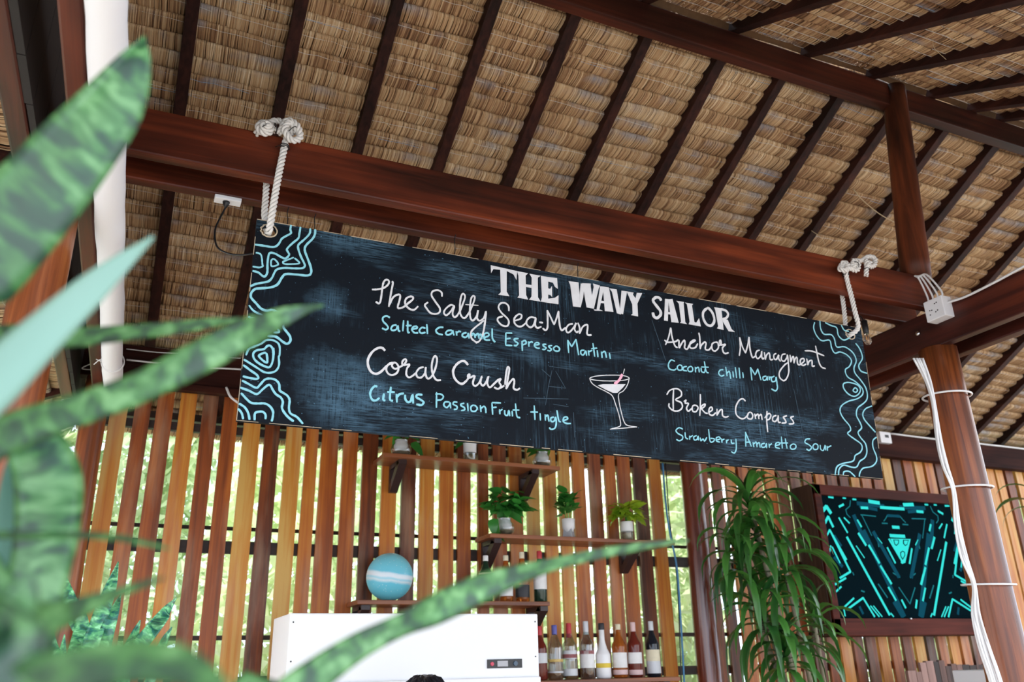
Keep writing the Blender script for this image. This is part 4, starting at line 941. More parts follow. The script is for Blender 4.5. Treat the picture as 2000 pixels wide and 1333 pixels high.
for i in range(85):
    a = random.random()*6.28; el = random.uniform(-.1, 1.4); r = random.uniform(.02, .10); p = c+Vector((r*math.cos(a)*math.cos(el)*1.15, -.025+r*.45*math.sin(a)*math.cos(el), top+.045+r*1.15*math.sin(el)))
    put_leaf(random.choice(PL[:2]), e, p, (math.cos(a), .5*math.sin(a)-.2, random.uniform(-.4, .7)), random.uniform(-.7, .7), random.uniform(.75, 1.15))
for i, q in enumerate(((-.085, .04), (-.072, .012), (-.055, .0))): put_leaf(PL[1], e, c+Vector((q[0], -.05, q[1]+.05)), (-.3, -.3, -1), .5*i, 1.0)
e, c, top = pot_plant(1109, 's2', 'square', 'upright bamboo-like stems in a white square-based pot on the middle shelf')
for i in range(6):
    a = i*1.05; b = c+Vector((.014*math.cos(a), .014*math.sin(a), top-.03)); h = random.uniform(.13, .21); tpt = b+Vector((.014*math.cos(a), .01*math.sin(a), h))
    MB().tube(spline([b, b.lerp(tpt, .5)+Vector((.003, 0, 0)), tpt], 4), .0045, 6).build('stem', plain('pale_green_stem', (.32, .5, .12), .4) if i == 0 else bpy.data.materials['pale_green_stem'], e, smooth=True)
    for j in range(10):
        t = random.uniform(.45, 1); q = random.random()*6.28; put_leaf(PL[3] if j % 2 else PL[0], e, b.lerp(tpt, t), (.7*math.cos(q), .7*math.sin(q), random.uniform(.1, 1)), random.uniform(-.5, .5), random.uniform(.75, 1.1))
put_leaf(PL[0], e, c+Vector((-.05, -.02, .13)), (-1, -.2, .1), .3, .8)
e, c, top = pot_plant(1222, 's2', 'cup', 'yellow-green leafy plant in a round white-topped pot on the middle shelf')
MB().tube([c+Vector((0, 0, top-.02)), c+Vector((.0, 0, top+.04))], .005, 6).build('stem', BAMB, e)
for i in range(75):
    a = random.random()*6.28; el = random.uniform(-.15, 1.45); r = random.uniform(.015, .085); p = c+Vector((r*math.cos(a)*math.cos(el)*1.2, -.02+r*.5*math.sin(a)*math.cos(el), top+.02+r*1.1*math.sin(el)))
    put_leaf(PL[2], e, p, (math.cos(a), .5*math.sin(a)-.25, random.uniform(-.35, .7)), random.uniform(-.6, .6), random.uniform(.65, 1.0))
# ball
def ball_mat():
    m, n, l, b = newmat('pale_blue_banded_globe'); tc = n.new('ShaderNodeTexCoord'); sx = n.new('ShaderNodeSeparateXYZ'); l.new(tc.outputs['Object'], sx.inputs[0])
    nz = n.new('ShaderNodeTexNoise'); nz.inputs['Scale'].default_value = 9; l.new(tc.outputs['Object'], nz.inputs['Vector'])
    ad = n.new('ShaderNodeMath'); ad.operation = 'MULTIPLY_ADD'; ad.inputs[1].default_value = .02; l.new(nz.outputs[0], ad.inputs[0]); l.new(sx.outputs[2], ad.inputs[2])
    mr = n.new('ShaderNodeMapRange'); mr.inputs[1].default_value = -.11; mr.inputs[2].default_value = .13; l.new(ad.outputs[0], mr.inputs[0])
    rp = n.new('ShaderNodeValToRGB'); e = rp.color_ramp.elements; e[0].position = 0; e[0].color = (.20, .72, .84, 1); e[1].position = 1; e[1].color = (.26, .74, .84, 1)
    for p, c in ((.36, (.16, .62, .78)), (.42, (.72, .84, .90)), (.46, (.35, .72, .85)), (.5, (.80, .86, .92)), (.56, (.75, .85, .92)), (.60, (.18, .62, .78))): q = e.new(p); q.color = (*c, 1)
    l.new(mr.outputs[0], rp.inputs[0])
    vz = n.new('ShaderNodeTexVoronoi'); vz.inputs['Scale'].default_value = 55; l.new(tc.outputs['Object'], vz.inputs['Vector']); r2 = n.new('ShaderNodeMapRange'); r2.inputs[1].default_value = .16; r2.inputs[2].default_value = .08; r2.inputs[4].default_value = .7; l.new(vz.outputs[0], r2.inputs[0])
    mx = n.new('ShaderNodeMix'); mx.data_type = 'RGBA'; mx.inputs[7].default_value = (.85, .92, .95, 1); l.new(r2.outputs[0], mx.inputs[0]); l.new(rp.outputs[0], mx.inputs[6]); l.new(mx.outputs[2], b.inputs['Base Color']); b.inputs['Roughness'].default_value = .35
    return m
z3, yf = SH['s3']; bc = atY(761, 1125, yf+.10); R = .121; bc.z = z3+R+.002
prof = [(max(.0005, R*math.sin(math.pi*i/24)), -R*math.cos(math.pi*i/24)) for i in range(25)]
o = MB().lathe(prof, (0, 0, 0), 40).build('globe', ball_mat(), smooth=True); o.location = bc; o.rotation_euler = (.12, .10, 0)
tag(o, 'pale turquoise globe with white bands on the lower shelf', 'ball')
# bottles
def glass(name, c, tr=.85, ro=.05): return plain(name, c, ro, trans=tr)
GB = dict(clear=thin_glass('bottle_clear', (.78, .85, .84), .16), amber=glass('bottle_amber', (.55, .16, .03), .6), rum=glass('bottle_dark_rum', (.20, .03, .02), .4), black=plain('bottle_black_glass', (.012, .014, .02), .08), green=plain('bottle_green_glass', (.012, .035, .02), .08), milk=plain('bottle_white', (.85, .85, .87), .3))
LB = dict(white=plain('paper_label', (.8, .8, .8), .7, var=.12), cream=plain('cream_label', (.75, .68, .5), .7, var=.15), red=plain('red_label', (.5, .04, .05), .5), gold=plain('gold_label', (.6, .42, .12), .4), blue=plain('blue_label', (.12, .12, .4), .5), silver=plain('silver_label', (.6, .62, .66), .4), black=plain('black_label', (.02, .02, .025), .5), pink=plain('pink_label', (.7, .5, .5), .6), yellow=plain('yellow_label', (.75, .55, .05), .6))
def bottle(px, key, H, r, gm, cap, label, bands, cap_h=.05, dy=.09, shoulder=.62, nr=.013):
    r *= 1.08; z, yf = SH[key]; c = atY(px, 1331 if key == 's4' else 1172, yf+dy); c.z = z+.001
    e = empty('bottle', c, label, 'bottle', 'bottles on the bottom shelf' if key == 's4' else 'bottles on the lower shelf')
    hb = H*shoulder; prof = [(r*.9, 0), (r, .008), (r, hb*.93), (r*.93, hb), (r*.66, hb+r*.55), (nr*1.25, hb+r*1.25), (nr, hb+r*1.7), (nr, H-cap_h*.3)]
    MB().lathe(prof, c, 22).build('glass_body', GB[gm], e, smooth=True)
    MB().lathe([(nr*1.12, H-cap_h), (nr*1.15, H-cap_h+.004), (nr*1.15, H-.003), (nr*1.0, H)], c, 16).build('cap', LB[cap], e, smooth=True)
    for (t0_, t1_, cl) in bands:
        MB().lathe([(r*1.012, hb*t0_), (r*1.018, hb*t0_+.001), (r*1.018, hb*t1_-.001), (r*1.012, hb*t1_)], c, 24).build('label', LB[cl], e, smooth=True)
    return e
bottle(1056, 's4', .27, .036, 'rum', 'red', 'dark bottle half hidden behind the freezer\'s right edge', [(.5, .8, 'silver')])
bottle(1086, 's4', .275, .038, 'clear', 'blue', 'clear bottle with blue cap, next to the freezer', [(.52, .60, 'gold'), (.2, .25, 'silver')])
bottle(1115, 's4', .285, .035, 'clear', 'red', 'clear bottle with a tall red neck wrap', [(.58, .82, 'silver'), (.6, .72, 'red'), (.1, .3, 'silver')], cap_h=.075)
bottle(1149, 's4', .295, .036, 'clear', 'silver', 'clear bottle with silver-white neck wrap and red dot label', [(.3, .78, 'white'), (.68, .78, 'red')], cap_h=.07)
bottle(1180, 's4', .285, .038, 'milk', 'black', 'opaque white bottle with a black cap', [(.42, .6, 'yellow')], cap_h=.035, shoulder=.45, nr=.015)
bottle(1213, 's4', .28, .037, 'amber', 'cream', 'amber spirit bottle with white label and cream cap', [(.3, .75, 'white'), (.1, .24, 'pink')], cap_h=.03)
bottle(1243, 's4', .29, .036, 'rum', 'pink', 'dark rum bottle with pale label and pinkish cap', [(.4, .72, 'white'), (.08, .22, 'pink')])
bottle(1279, 's4', .295, .036, 'black', 'silver', 'black glass bottle at the right end of the row', [(.45, .78, 'cream'), (.1, .45, 'silver')], cap_h=.05)
bottle(949, 's3', .245, .035, 'green', 'white', 'dark green bottle with white cap, leftmost of the four', [(.3, .7, 'white'), (.92, .99, 'cream')], cap_h=.03)
bottle(989, 's3', .25, .034, 'amber', 'cream', 'brown bottle with white label, second of the four', [(.2, .7, 'white')], cap_h=.03)
bottle(1021, 's3', .27, .036, 'amber', 'cream', 'orange-amber bottle with cream cork, third of the four', [(.15, .55, 'black')], cap_h=.035)
bottle(1056, 's3', .28, .034, 'green', 'red', 'dark green bottle with red cap and big white label, rightmost of the four', [(.4, .97, 'white')], cap_h=.045)
# ------------------------------------------------------------------ freezer
e = empty('freezer', (1.19, 3.95, 0), 'large white upright freezer at the bottom of the picture', 'freezer')
FX0, FX1, FY0, FY1, FT = atY(567, 1199.5, 3.7).x, atY(1050, 1200, 3.7).x, 3.7, 4.13, .222+CZ
ENAM = plain('white_enamel', (.86, .86, .88), .35, bump=.03)
MB().box((FX0, FY0, .03), (FX1, FY1, FT)).build('body', ENAM, e, bevel=.006)
MB().box((FX0+.004, FY0-.022, .1), (FX1-.004, FY0-.001, -.05+CZ)).build('door', ENAM, e, bevel=.004)
a, b = atY(952, 1289, FY0-.005), atY(1020, 1305, FY0-.005); pc = (a+b)/2
cp = MB().box((a.x, FY0-.006, b.z), (b.x, FY0, a.z)).build('control_panel', M['wire'], e, bevel=.001)
w = b.x-a.x; MB().lathe([(.011, 0), (.010, .006)], (0, 0, 0), 16).build('dial', plain('dial_dark', (.05, .09, .14), .3), cp); o = C.objects['dial']; o.matrix_parent_inverse = Matrix(); o.location = (b.x-w*.2, FY0-.006, pc.z); o.rotation_euler = (math.pi/2, 0, 0)
MB().lathe([(.009, 0), (.008, .004)], (0, 0, 0), 16).build('red_lamp', plain('red_lamp', (.6, .05, .10), .4), cp); o = C.objects['red_lamp']; o.matrix_parent_inverse = Matrix(); o.location = (a.x+w*.13, FY0-.006, pc.z); o.rotation_euler = (math.pi/2, 0, 0)
MB().box((a.x+w*.28, FY0-.008, pc.z-.012), (a.x+w*.58, FY0-.0055, pc.z+.012)).build('display', plain('grey_display', (.42, .42, .45), .4), cp)
for px, py in ((573, 1216), (568, 1293), (1045, 1215), (1046, 1283)):
    p = atY(px, py, FY0); MB().lathe([(.0035, 0), (.003, .002)], (0, 0, 0), 10).build('screw', M['wire'], e); o = [q for q in C.objects if q.name.startswith('screw')][-1]; o.matrix_parent_inverse = Matrix.Translation(-e.location); o.location = (p.x, FY0, p.z); o.rotation_euler = (math.pi/2, 0, 0)
# ------------------------------------------------------------------ screen on the wall
BX = 4.127; YS = 4.285
top_z = atY(1597, 946, YS).z; bot_z = atY(1633, 1243, YS).z
YP = YS+.035
sl_, sr_ = atY(1616, 1090, YP).x, None
cxm = atY(1779, 1190, YP).x; sr_ = 2*cxm-sl_; BX1 = sr_+(sl_-BX)
st_, sb_ = atY(1740, 982, YP).z, atY(1700, 1208, YP).z
e = empty('wall_screen', (cxm, YW, bot_z), 'wall screen in a deep dark-red box frame showing a glowing turquoise pattern', 'screen')
MB().box((BX-.006, YS+.02, bot_z), (BX+.012, YW-.005, top_z)).build('side_board', M['frame_side'], e)
MB().box((BX1-.012, YS+.02, bot_z), (BX1, YW-.005, top_z)).build('side_board', M['frame_side'], e)
MB().box((BX, YS+.02, top_z-.012), (BX1, YW-.005, top_z+.004)).build('top_board', M['frame'], e); MB().box((BX, YS+.02, bot_z-.002), (BX1, YW-.005, bot_z+.012)).build('bottom_board', M['frame'], e)
for a_, b_, nm in (((BX, YS, sb_-.004), (BX1, YS+.03, bot_z), 'frame_rail'), ((BX, YS, st_+.012), (BX1, YS+.03, top_z), 'frame_rail'), ((BX, YS, bot_z), (sl_-.002, YS+.03, top_z), 'frame_stile'), ((sr_+.002, YS, bot_z), (BX1, YS+.03, top_z), 'frame_stile')):
    lo = [min(a_[i], b_[i]) for i in range(3)]; hi = [max(a_[i], b_[i]) for i in range(3)]; MB().box(lo, hi).build(nm, M['frame'], e, bevel=.004)
scr = MB().box((sl_-.006, YP, sb_-.006), (sr_+.006, YP+.02, st_+.016)).build('display_panel', plain('dark_display_glass', (.003, .010, .014), .5, spec=0), e)
def glow(name, c, s):
    m = plain(name, (0, 0, 0), .6, spec=0); b = m.node_tree.nodes['Principled BSDF']; b.inputs['Emission Color'].default_value = (*c, 1); b.inputs['Emission Strength'].default_value = s; return m
GLOW = [glow('turquoise_light', (.035, .62, .58), .85), glow('dim_teal_light', (.005, .06, .095), .8), glow('mid_teal_light', (.012, .15, .18), .8)]
TR_ = {'S': (1600, 780, 4.4425), 'T': (1600, 1033, 4.4425)}
ART = {0: 'T14 240,75 610,750;T14 430,145 520,300;T14 530,325 625,480;T12 600,510 665,625;T11 715,620 750,690;S14 340,1165 405,1270;S11 330,1050 365,1110;S9 170,1030 245,1160;T11 40,100 90,12 235,270;T8 62,280 100,150;T8 112,160 180,300;T11 100,30 270,375 180,430;T10 85,445 140,485 230,430;T9 90,495 145,548 190,505;S20 30,970 62,932 100,990;S14 40,1095 77,1020 120,1110;T12 115,640 130,760;T9 210,690 300,605;T10 240,705 380,602 480,765;T7 213,700 225,760;T7 445,672 520,765;T6 470,672 545,765;S20 430,888 520,903;S15 362,943 420,946;S17 530,940 660,950;S12 80,848 120,855;S10 205,858 228,860;S9 290,870 318,872;S12 172,935 210,915;S17 640,1112 692,1115;S18 615,1185 700,1190;T12 605,92 728,300;T10 590,165 660,300;T7 620,735 645,765;S8 215,1030 262,1078;T5 320,150 392,255;T5 505,80 545,130',
       1: 'T30 385,20 735,760;S26 300,1010 400,1250;S22 330,905 560,930;T24 650,640 720,760;S14 600,1010 700,1020;T18 130,250 200,330;T14 350,680 380,740;T24 470,30 690,420;S18 350,930 500,960;T14 130,60 190,150',
       2: 'S5 270,880 265,930 230,960 240,1000 270,1030;S6 360,1005 490,1018;S5 370,1010 455,1185;S7 545,1078 592,1080;S5 590,1010 575,1040 560,1060;T6 690,510 788,655;T7 512,482 592,600;T6 640,385 700,425;T6 290,380 300,405;T8 365,540 392,550;T6 510,120 518,160'}
for gi, tx in ART.items():
    for st in tx.split(';'):
        q = st.split(); ox, oy, sc = TR_[q[0][0]]; w = float(q[0][1:])/sc/F*5.9*.5*1.5
        P = [atY(ox+float(a.split(',')[0])/sc, oy+float(a.split(',')[1])/sc, YP) for a in q[1:]]
        for mir in (0, 1):
            mb = MB()
            Q = [Vector((2*cxm-p.x if mir else p.x, 0, p.z)) for p in P]
            for a, b in zip(Q, Q[1:]):
                t = (b-a).normalized(); nq = Vector((-t.z, 0, t.x))*w; a2, b2 = a-t*w*.3, b+t*w*.3; y = YP-.0012-.0004*(2-gi)-.0003*mir
                c4 = [v for v in (a2+nq, a2-nq, b2-nq, b2+nq)]
                for v in c4: v.x = min(max(v.x, sl_), sr_); v.z = min(max(v.z, sb_), st_+.01)
                mb.add([(v.x, y, v.z) for v in c4]+[(v.x, YP+.001, v.z) for v in c4], [(0, 1, 2, 3), (0, 4, 5, 1), (1, 5, 6, 2), (2, 6, 7, 3), (3, 7, 4, 0)])
            mb.build('lit_line', GLOW[gi], scr)
mb = MB()
def tp(x, y, k): p = atY(1600+x/4.4425, 1033+y/4.4425, YP); return (p.x, YP-.0016-k*.0008, p.z)
def flat(pts, k, mat):
    q = MB(); a = [tp(x, y, k) for x, y in pts]; b = [(v[0], YP+.0005, v[2]) for v in a]; n_ = len(a); q.add(a+b, [tuple(range(n_))]+[(i, i+n_, (i+1) % n_+n_, (i+1) % n_) for i in range(n_)]); q.build('lit_line' if mat is GLOW[0] else 'dark_shape', mat, scr)
DKS = plain('display_dark_shape', (.002, .008, .011), .5, spec=0)
flat([(618, 88), (792, 92), (745, 300), (718, 300)], 0, GLOW[0]); flat([(640, 96), (690, 97), (690, 130), (668, 152), (652, 140)], 1, DKS); flat([(725, 98), (775, 99), (762, 142), (744, 153), (725, 131)], 1, DKS)
flat([(722, 192), (742, 205), (745, 235), (722, 275), (702, 240), (700, 208)], 1, DKS); flat([(648, 103), (682, 104), (682, 127), (667, 142), (657, 134)], 2, GLOW[0]); flat([(733, 105), (768, 106), (758, 137), (745, 143), (733, 128)], 2, GLOW[0]); flat([(722, 201), (735, 210), (737, 233), (722, 260), (709, 238), (708, 212)], 2, GLOW[0])
sp = atY(1779, 1211, YS-.004); tag(MB().lathe([(.010, 0), (.008, .01), (.004, .014)], sp, 12).build('camera_stub', M['chrome'], e, smooth=True))
# reclaimed plank cabinet and white box, bottom right
e = empty('plank_planter', (5.0, 4.2, 0), 'planter of weathered upright planks at the bottom right below the screen', 'planter')
RW = wood('weathered_plank', 'z', [(.03, .018, .016), (.14, .07, .055), (.34, .20, .17)], .7, 34, rand=True, spread=.7)
x = atY(1772, 1320, 4.15).x; i = 0
while x < atY(1930, 1320, 4.15).x:
    w = random.uniform(.045, .075); z = atY(1800, (1310, 1312, 1296, 1292, 1294, 1292, 1302, 1300, 1302)[min(i, 8)], 4.15).z+random.uniform(-.004, .004)
    MB().box((x, 4.14, .02), (x+w-.004, 4.165+random.uniform(-.008, .006), z)).build('plank', RW, e); x += w; i += 1
wb = atY(1952, 1309, 3.2); e = empty('white_box', (wb.x, 3.3, 0), 'white box at the foot of the right post in the bottom right corner', 'box')
MB().box((atY(1924, 1309, 3.2).x, 3.2, 1.0), (atY(1982, 1309, 3.2).x, 3.4, wb.z)).build('case', M['white'], e, bevel=.005); MB().box((wb.x-.04, 3.25, 0), (wb.x+.04, 3.33, 1.1)).build('stand', M['white'], e)
# ------------------------------------------------------------------ person behind the bar
def person():
    x, y = atY(830, 1318, 3.35).x, 3.35; top = CZ-.024
    e = empty('person', (x, y, 0), 'person with dark wavy hair in front of the freezer, only the crown in view', 'person')
    H = top; J = dict(pel=(0, 0, .52), sp=(0, 0, .64), ch=(0, 0, .76), nk=(0, -.005, .855), hd=(0, -.012, .90), hc=(0, -.012, .935), ls=(.115, 0, .81), rs=(-.115, 0, .81), le=(.16, -.02, .64), re=(-.16, -.02, .64), lw=(.14, -.13, .55), rw=(-.14, -.13, .55), lh=(.13, -.18, .54), rh=(-.13, -.18, .54), lp=(.055, 0, .50), rp=(-.055, 0, .50), lk=(.06, -.01, .28), rk=(-.06, -.01, .28), la=(.06, .01, .045), ra=(-.06, .01, .045), lt=(.065, -.07, .018), rt=(-.065, -.07, .018))
    Rd = dict(pel=.085, sp=.075, ch=.085, nk=.034, hd=.048, hc=.05, ls=.04, rs=.04, le=.028, re=.028, lw=.019, rw=.019, lh=.02, rh=.02, lp=.06, rp=.06, lk=.038, rk=.038, la=.025, ra=.025, lt=.02, rt=.02)
    ks = list(J); E = [('pel', 'sp'), ('sp', 'ch'), ('ch', 'nk'), ('nk', 'hd'), ('hd', 'hc'), ('ch', 'ls'), ('ch', 'rs'), ('ls', 'le'), ('rs', 're'), ('le', 'lw'), ('re', 'rw'), ('lw', 'lh'), ('rw', 'rh'), ('pel', 'lp'), ('pel', 'rp'), ('lp', 'lk'), ('rp', 'rk'), ('lk', 'la'), ('rk', 'ra'), ('la', 'lt'), ('ra', 'rt')]
    hb = MB(); 
    bm = bmesh.new(); vs = {k: bm.verts.new(Vector(J[k])*H) for k in ks}
    for a, b in E: bm.edges.new((vs[a], vs[b]))
    for hnd, s in (('lh', 1), ('rh', -1)):   # five fingers each
        base = Vector(J[hnd])*H
        for f in range(4):
            d = Vector(((f-1.5)*.010*1, 0, 0)); p1 = bm.verts.new(base+d+Vector((0, -.035, -.004))); p2 = bm.verts.new(base+d*1.1+Vector((0, -.060-.006*(f in (1, 2)), -.018))); p3 = bm.verts.new(base+d*1.1+Vector((0, -.066, -.038)))
            bm.edges.new((vs[hnd], p1)); bm.edges.new((p1, p2)); bm.edges.new((p2, p3))
        p1 = bm.verts.new(base+Vector((-s*.03, -.012, -.006))); p2 = bm.verts.new(base+Vector((-s*.038, -.036, -.014))); bm.edges.new((vs[hnd], p1)); bm.edges.new((p1, p2))
    me = bpy.data.meshes.new('body'); bm.to_mesh(me); bm.free()
    SKIN = plain('skin', (.38, .2, .12), .5); SHIRT = plain('dark_shirt', (.03, .035, .05), .8); HAIR = plain('dark_hair', (.012, .014, .02), .32, bump=.8)
    tmp = bpy.data.objects.new('tmp', me); C.objects.link(tmp); md = tmp.modifiers.new('s', 'SKIN'); sk_ = me.skin_vertices[0].data
    for i, k in enumerate(ks): sk_[i].radius = (Rd[k]*H, Rd[k]*H*(.72 if k in ('pel', 'sp', 'ch') else 1))
    for i in range(len(ks), len(me.vertices)): sk_[i].radius = (.009, .009)
    sk_[0].use_root = True; tmp.modifiers.new('u', 'SUBSURF').levels = 1
    dg = bpy.context.evaluated_depsgraph_get(); bme = bpy.data.meshes.new_from_object(tmp.evaluated_get(dg)); bpy.data.objects.remove(tmp)
    bme.materials.clear(); bme.materials.append(SHIRT); bme.materials.append(SKIN)
    for p in bme.polygons:
        c = p.center; p.material_index = 1 if (c.z > .86*H or (abs(c.x) > .10*H and c.y < -.05*H and c.z < .62*H)) else 0; p.use_smooth = True
    o = bpy.data.objects.new('body', bme); C.objects.link(o); o.parent = e
    hc = Vector((0, -.012, .928))*H
    hp = [(max(.001, .075*math.sin(math.pi*i/16)*(1-.12*math.cos(math.pi*i/16)*-1)), -.105*math.cos(math.pi*i/16)) for i in range(17)]
    hd = MB().lathe(hp, (0, 0, 0), 24).build('head', SKIN, None, smooth=True); hd.parent = e; hd.location = hc; hd.scale = (1, 1.15, 1); hd.location.z = top-.105-.012
    for sx in (-.028, .028): q = MB().lathe([(.001, -.011), (.011, 0), (.001, .011)], (sx, -.070, .0), 10).build('eye', plain('eye_dark', (.05, .04, .04), .2), None, smooth=True); q.parent = hd
    q = MB().tube([(0, -.072, .01), (0, -.09, -.022), (0, -.072, -.03)], [.006, .012, .006], 8).build('nose', SKIN, None, smooth=True); q.parent = hd
    q = MB().tube([(-.022, -.066, -.05), (0, -.073, -.052), (.022, -.066, -.05)], [.003, .006, .003], 8).build('mouth', plain('lips', (.4, .12, .1), .5), None, smooth=True); q.parent = hd
    for sx in (-1, 1): q = MB().tube([(sx*.076, .0, .015), (sx*.086, .004, 0), (sx*.078, .0, -.022)], [.007, .012, .006], 8).build('ear', SKIN, None, smooth=True); q.parent = hd
    hm = MB(); hm.lathe([(.079, -.02), (.084, .02), (.080, .055), (.062, .088), (.036, .106), (.002, .113)], (0, .012, 0), 28)
    for k in range(60):   # wavy locks combed over the crown
        a = k/60*6.283; r0 = random.uniform(.0, .03); pts = []
        for j in range(7):
            t = j/6; r = r0+(.088-r0)*math.sin(t*1.5); z = .114*math.cos(t*1.35)-.005+.004*math.sin(j*1.9+k); pts.append((r*math.cos(a+.25*t)*1.0, .012+r*math.sin(a+.25*t)*1.12, z))
        hm.tube(pts, [.003, .0045, .005, .005, .0045, .004, .0015], 5)
    q = tag(hm.build('hair', HAIR, None, smooth=True), kind='stuff'); q.parent = hd
person()
# ------------------------------------------------------------------ tall strap-leaved plant
DRAC = leafmat('strap_leaf', (.008, .06, .016), (.09, .30, .05), .28, .15)
def strap(parent, p, az, el, L, W, droop, mat=DRAC, name='leaf', tw=0.0, n=9):
    h = Vector((math.cos(az), math.sin(az), 0)); side = Vector((-math.sin(az), math.cos(az), 0)); pts = []; pos = Vector(p); ang = el
    for i in range(n+1):
        pts.append((pos.copy(), ang)); pos = pos+(h*math.cos(ang)+Vector((0, 0, math.sin(ang))))*(L/n); ang = max(-1.5, ang-droop/n*(1+.6*i/n))
    mb = MB(); vs = []
    for i, (q, a) in enumerate(pts):
        t = i/n; w = W*.5*(min(1, .45+2.6*t) if t < .35 else (1 if t < .45 else max(0.03, (1-((t-.45)/.55)**1.6))))
        nr = h*-math.sin(a)+Vector((0, 0, math.cos(a))); s_ = (side*math.cos(tw*t)+nr*math.sin(tw*t)); vs += [q-s_*w+nr*w*.28, q, q+s_*w+nr*w*.28]
    fs = []
    for i in range(n): fs += [(3*i, 3*i+1, 3*i+4, 3*i+3), (3*i+1, 3*i+2, 3*i+5, 3*i+4)]
    mb.add(vs, fs); o = mb.build(name, mat, parent, smooth=True)
    a_ = o.data.attributes.new('tone', 'FLOAT', 'POINT'); tv = random.choice((-.25, -.15, 0, .1, .25)); a_.data.foreach_set('value', [tv+(.16 if (i % 3) != 1 else 0) for i in range(len(o.data.vertices))]); return o
def crowned(loc, heads, label, pot=True, seed=1):
    random.seed(seed); e = empty('strap_leaved_plant', loc, label, 'plant'); base = Vector(loc)
    if pot: MB().lathe([(.16, 0), (.19, .02), (.23, .36), (.245, .40), (.225, .405), (.21, .38)], base, 28).build('pot', plain('clay_pot', (.35, .15, .08), .8, var=.2), e, smooth=True)
    for (hx, hy, hz, N, Lm) in heads:
        top = Vector((hx, hy, hz)); b0 = base+Vector(((hx-base.x)*.15, (hy-base.y)*.15, .38)) if pot else top+Vector((.12, .1, -.5))
        MB().tube(spline([b0, b0.lerp(top, .5)+Vector((.03, .0, 0)), top+Vector((0, 0, .05))], 5), .014, 8).build('stem', plain('pale_stem', (.30, .26, .18), .7, var=.3) if 'pale_stem' not in bpy.data.materials else bpy.data.materials['pale_stem'], e, smooth=True)
        for i in range(N):
            az = i*2.4+random.uniform(-.3, .3); el = 1.35-1.7*(i/N)+random.uniform(-.2, .2); L = Lm*random.uniform(.65, 1.1)
            strap(e, top+Vector((0, 0, .05-.16*i/N)), az, el, L, random.uniform(.036, .056), random.uniform(1.5, 2.7), tw=random.uniform(-.7, .7))
    return e
def hp_(px, py, Y): p = atY(px, py, Y); return (p.x, Y, p.z)
crowned((3.72, 4.02, 0), [(*hp_(1462, 985, 4.0), 34, .48), (*hp_(1440, 1085, 4.05), 24, .42), (*hp_(1530, 1105, 3.95), 36, .50), (*hp_(1490, 1200, 4.0), 30, .46), (*hp_(1535, 1275, 3.92), 32, .44), (*hp_(1590, 1225, 4.05), 16, .38), (*hp_(1475, 1040, 4.0), 18, .44)], 'tall green strap-leaved plant with several drooping crowns between the post and the screen', seed=5)
crowned((5.75, 4.0, 0), [(5.92, 3.95, .98+CZ, 16, .40), (6.0, 3.95, .62+CZ, 16, .36)], 'dark green strap-leaved plant cut off by the right picture edge', seed=9)
# ------------------------------------------------------------------ snake plants
def snakemat(name='snake_plant_leaf', k=1.0, teal=0.0):
    m, n, l, b = newmat(name)
    u = n.new('ShaderNodeAttribute'); u.attribute_name = 'across'; v = n.new('ShaderNodeAttribute'); v.attribute_name = 'along'
    cx = n.new('ShaderNodeCombineXYZ'); m1 = n.new('ShaderNodeMath'); m1.operation = 'MULTIPLY'; m1.inputs[1].default_value = .8; l.new(u.outputs['Fac'], m1.inputs[0])
    m2 = n.new('ShaderNodeMath'); m2.operation = 'MULTIPLY'; m2.inputs[1].default_value = 62; l.new(v.outputs['Fac'], m2.inputs[0]); l.new(m1.outputs[0], cx.inputs[0]); l.new(m2.outputs[0], cx.inputs[1])
    oi = n.new('ShaderNodeObjectInfo'); m3 = n.new('ShaderNodeMath'); m3.operation = 'MULTIPLY'; m3.inputs[1].default_value = 50; l.new(oi.outputs['Random'], m3.inputs[0]); l.new(m3.outputs[0], cx.inputs[2])
    nz = n.new('ShaderNodeTexNoise'); nz.inputs['Scale'].default_value = 1; nz.inputs['Detail'].default_value = 4; nz.inputs['Distortion'].default_value = .5; l.new(cx.outputs[0], nz.inputs['Vector'])
    rp = n.new('ShaderNodeValToRGB'); e = rp.color_ramp.elements; e[0].position = .34; e[0].color = (.004*k, .035*k, .018*k, 1); e[1].position = .66; e[1].color = (.12*k, .28*k, (.11+teal)*k, 1)
    for p, c in ((.44, (.010, .06, .025)), (.50, (.028, .12, .03)), (.57, (.05, .17, .05))): q = e.new(p); q.color = (c[0]*k, c[1]*k, (c[2]+teal*.5)*k, 1)
    l.new(nz.outputs[0], rp.inputs[0]); l.new(rp.outputs[0], b.inputs['Base Color']); b.inputs['Roughness'].default_value = .32; b.inputs['Coat Weight'].default_value = .1
    return m
SNAKE = snakemat(); SNAKE_LIT = snakemat('lit_banded_snake_leaf', 3.0, .05)  # second is a brighter copy: strong light on the small plant put into colour
PALE = leafmat('pale_sheen_snake_leaf', (.07, .22, .18), (.22, .40, .34), .35, .1)  # teal-white sheen of a near leaf put into colour; also serves a pale leaf
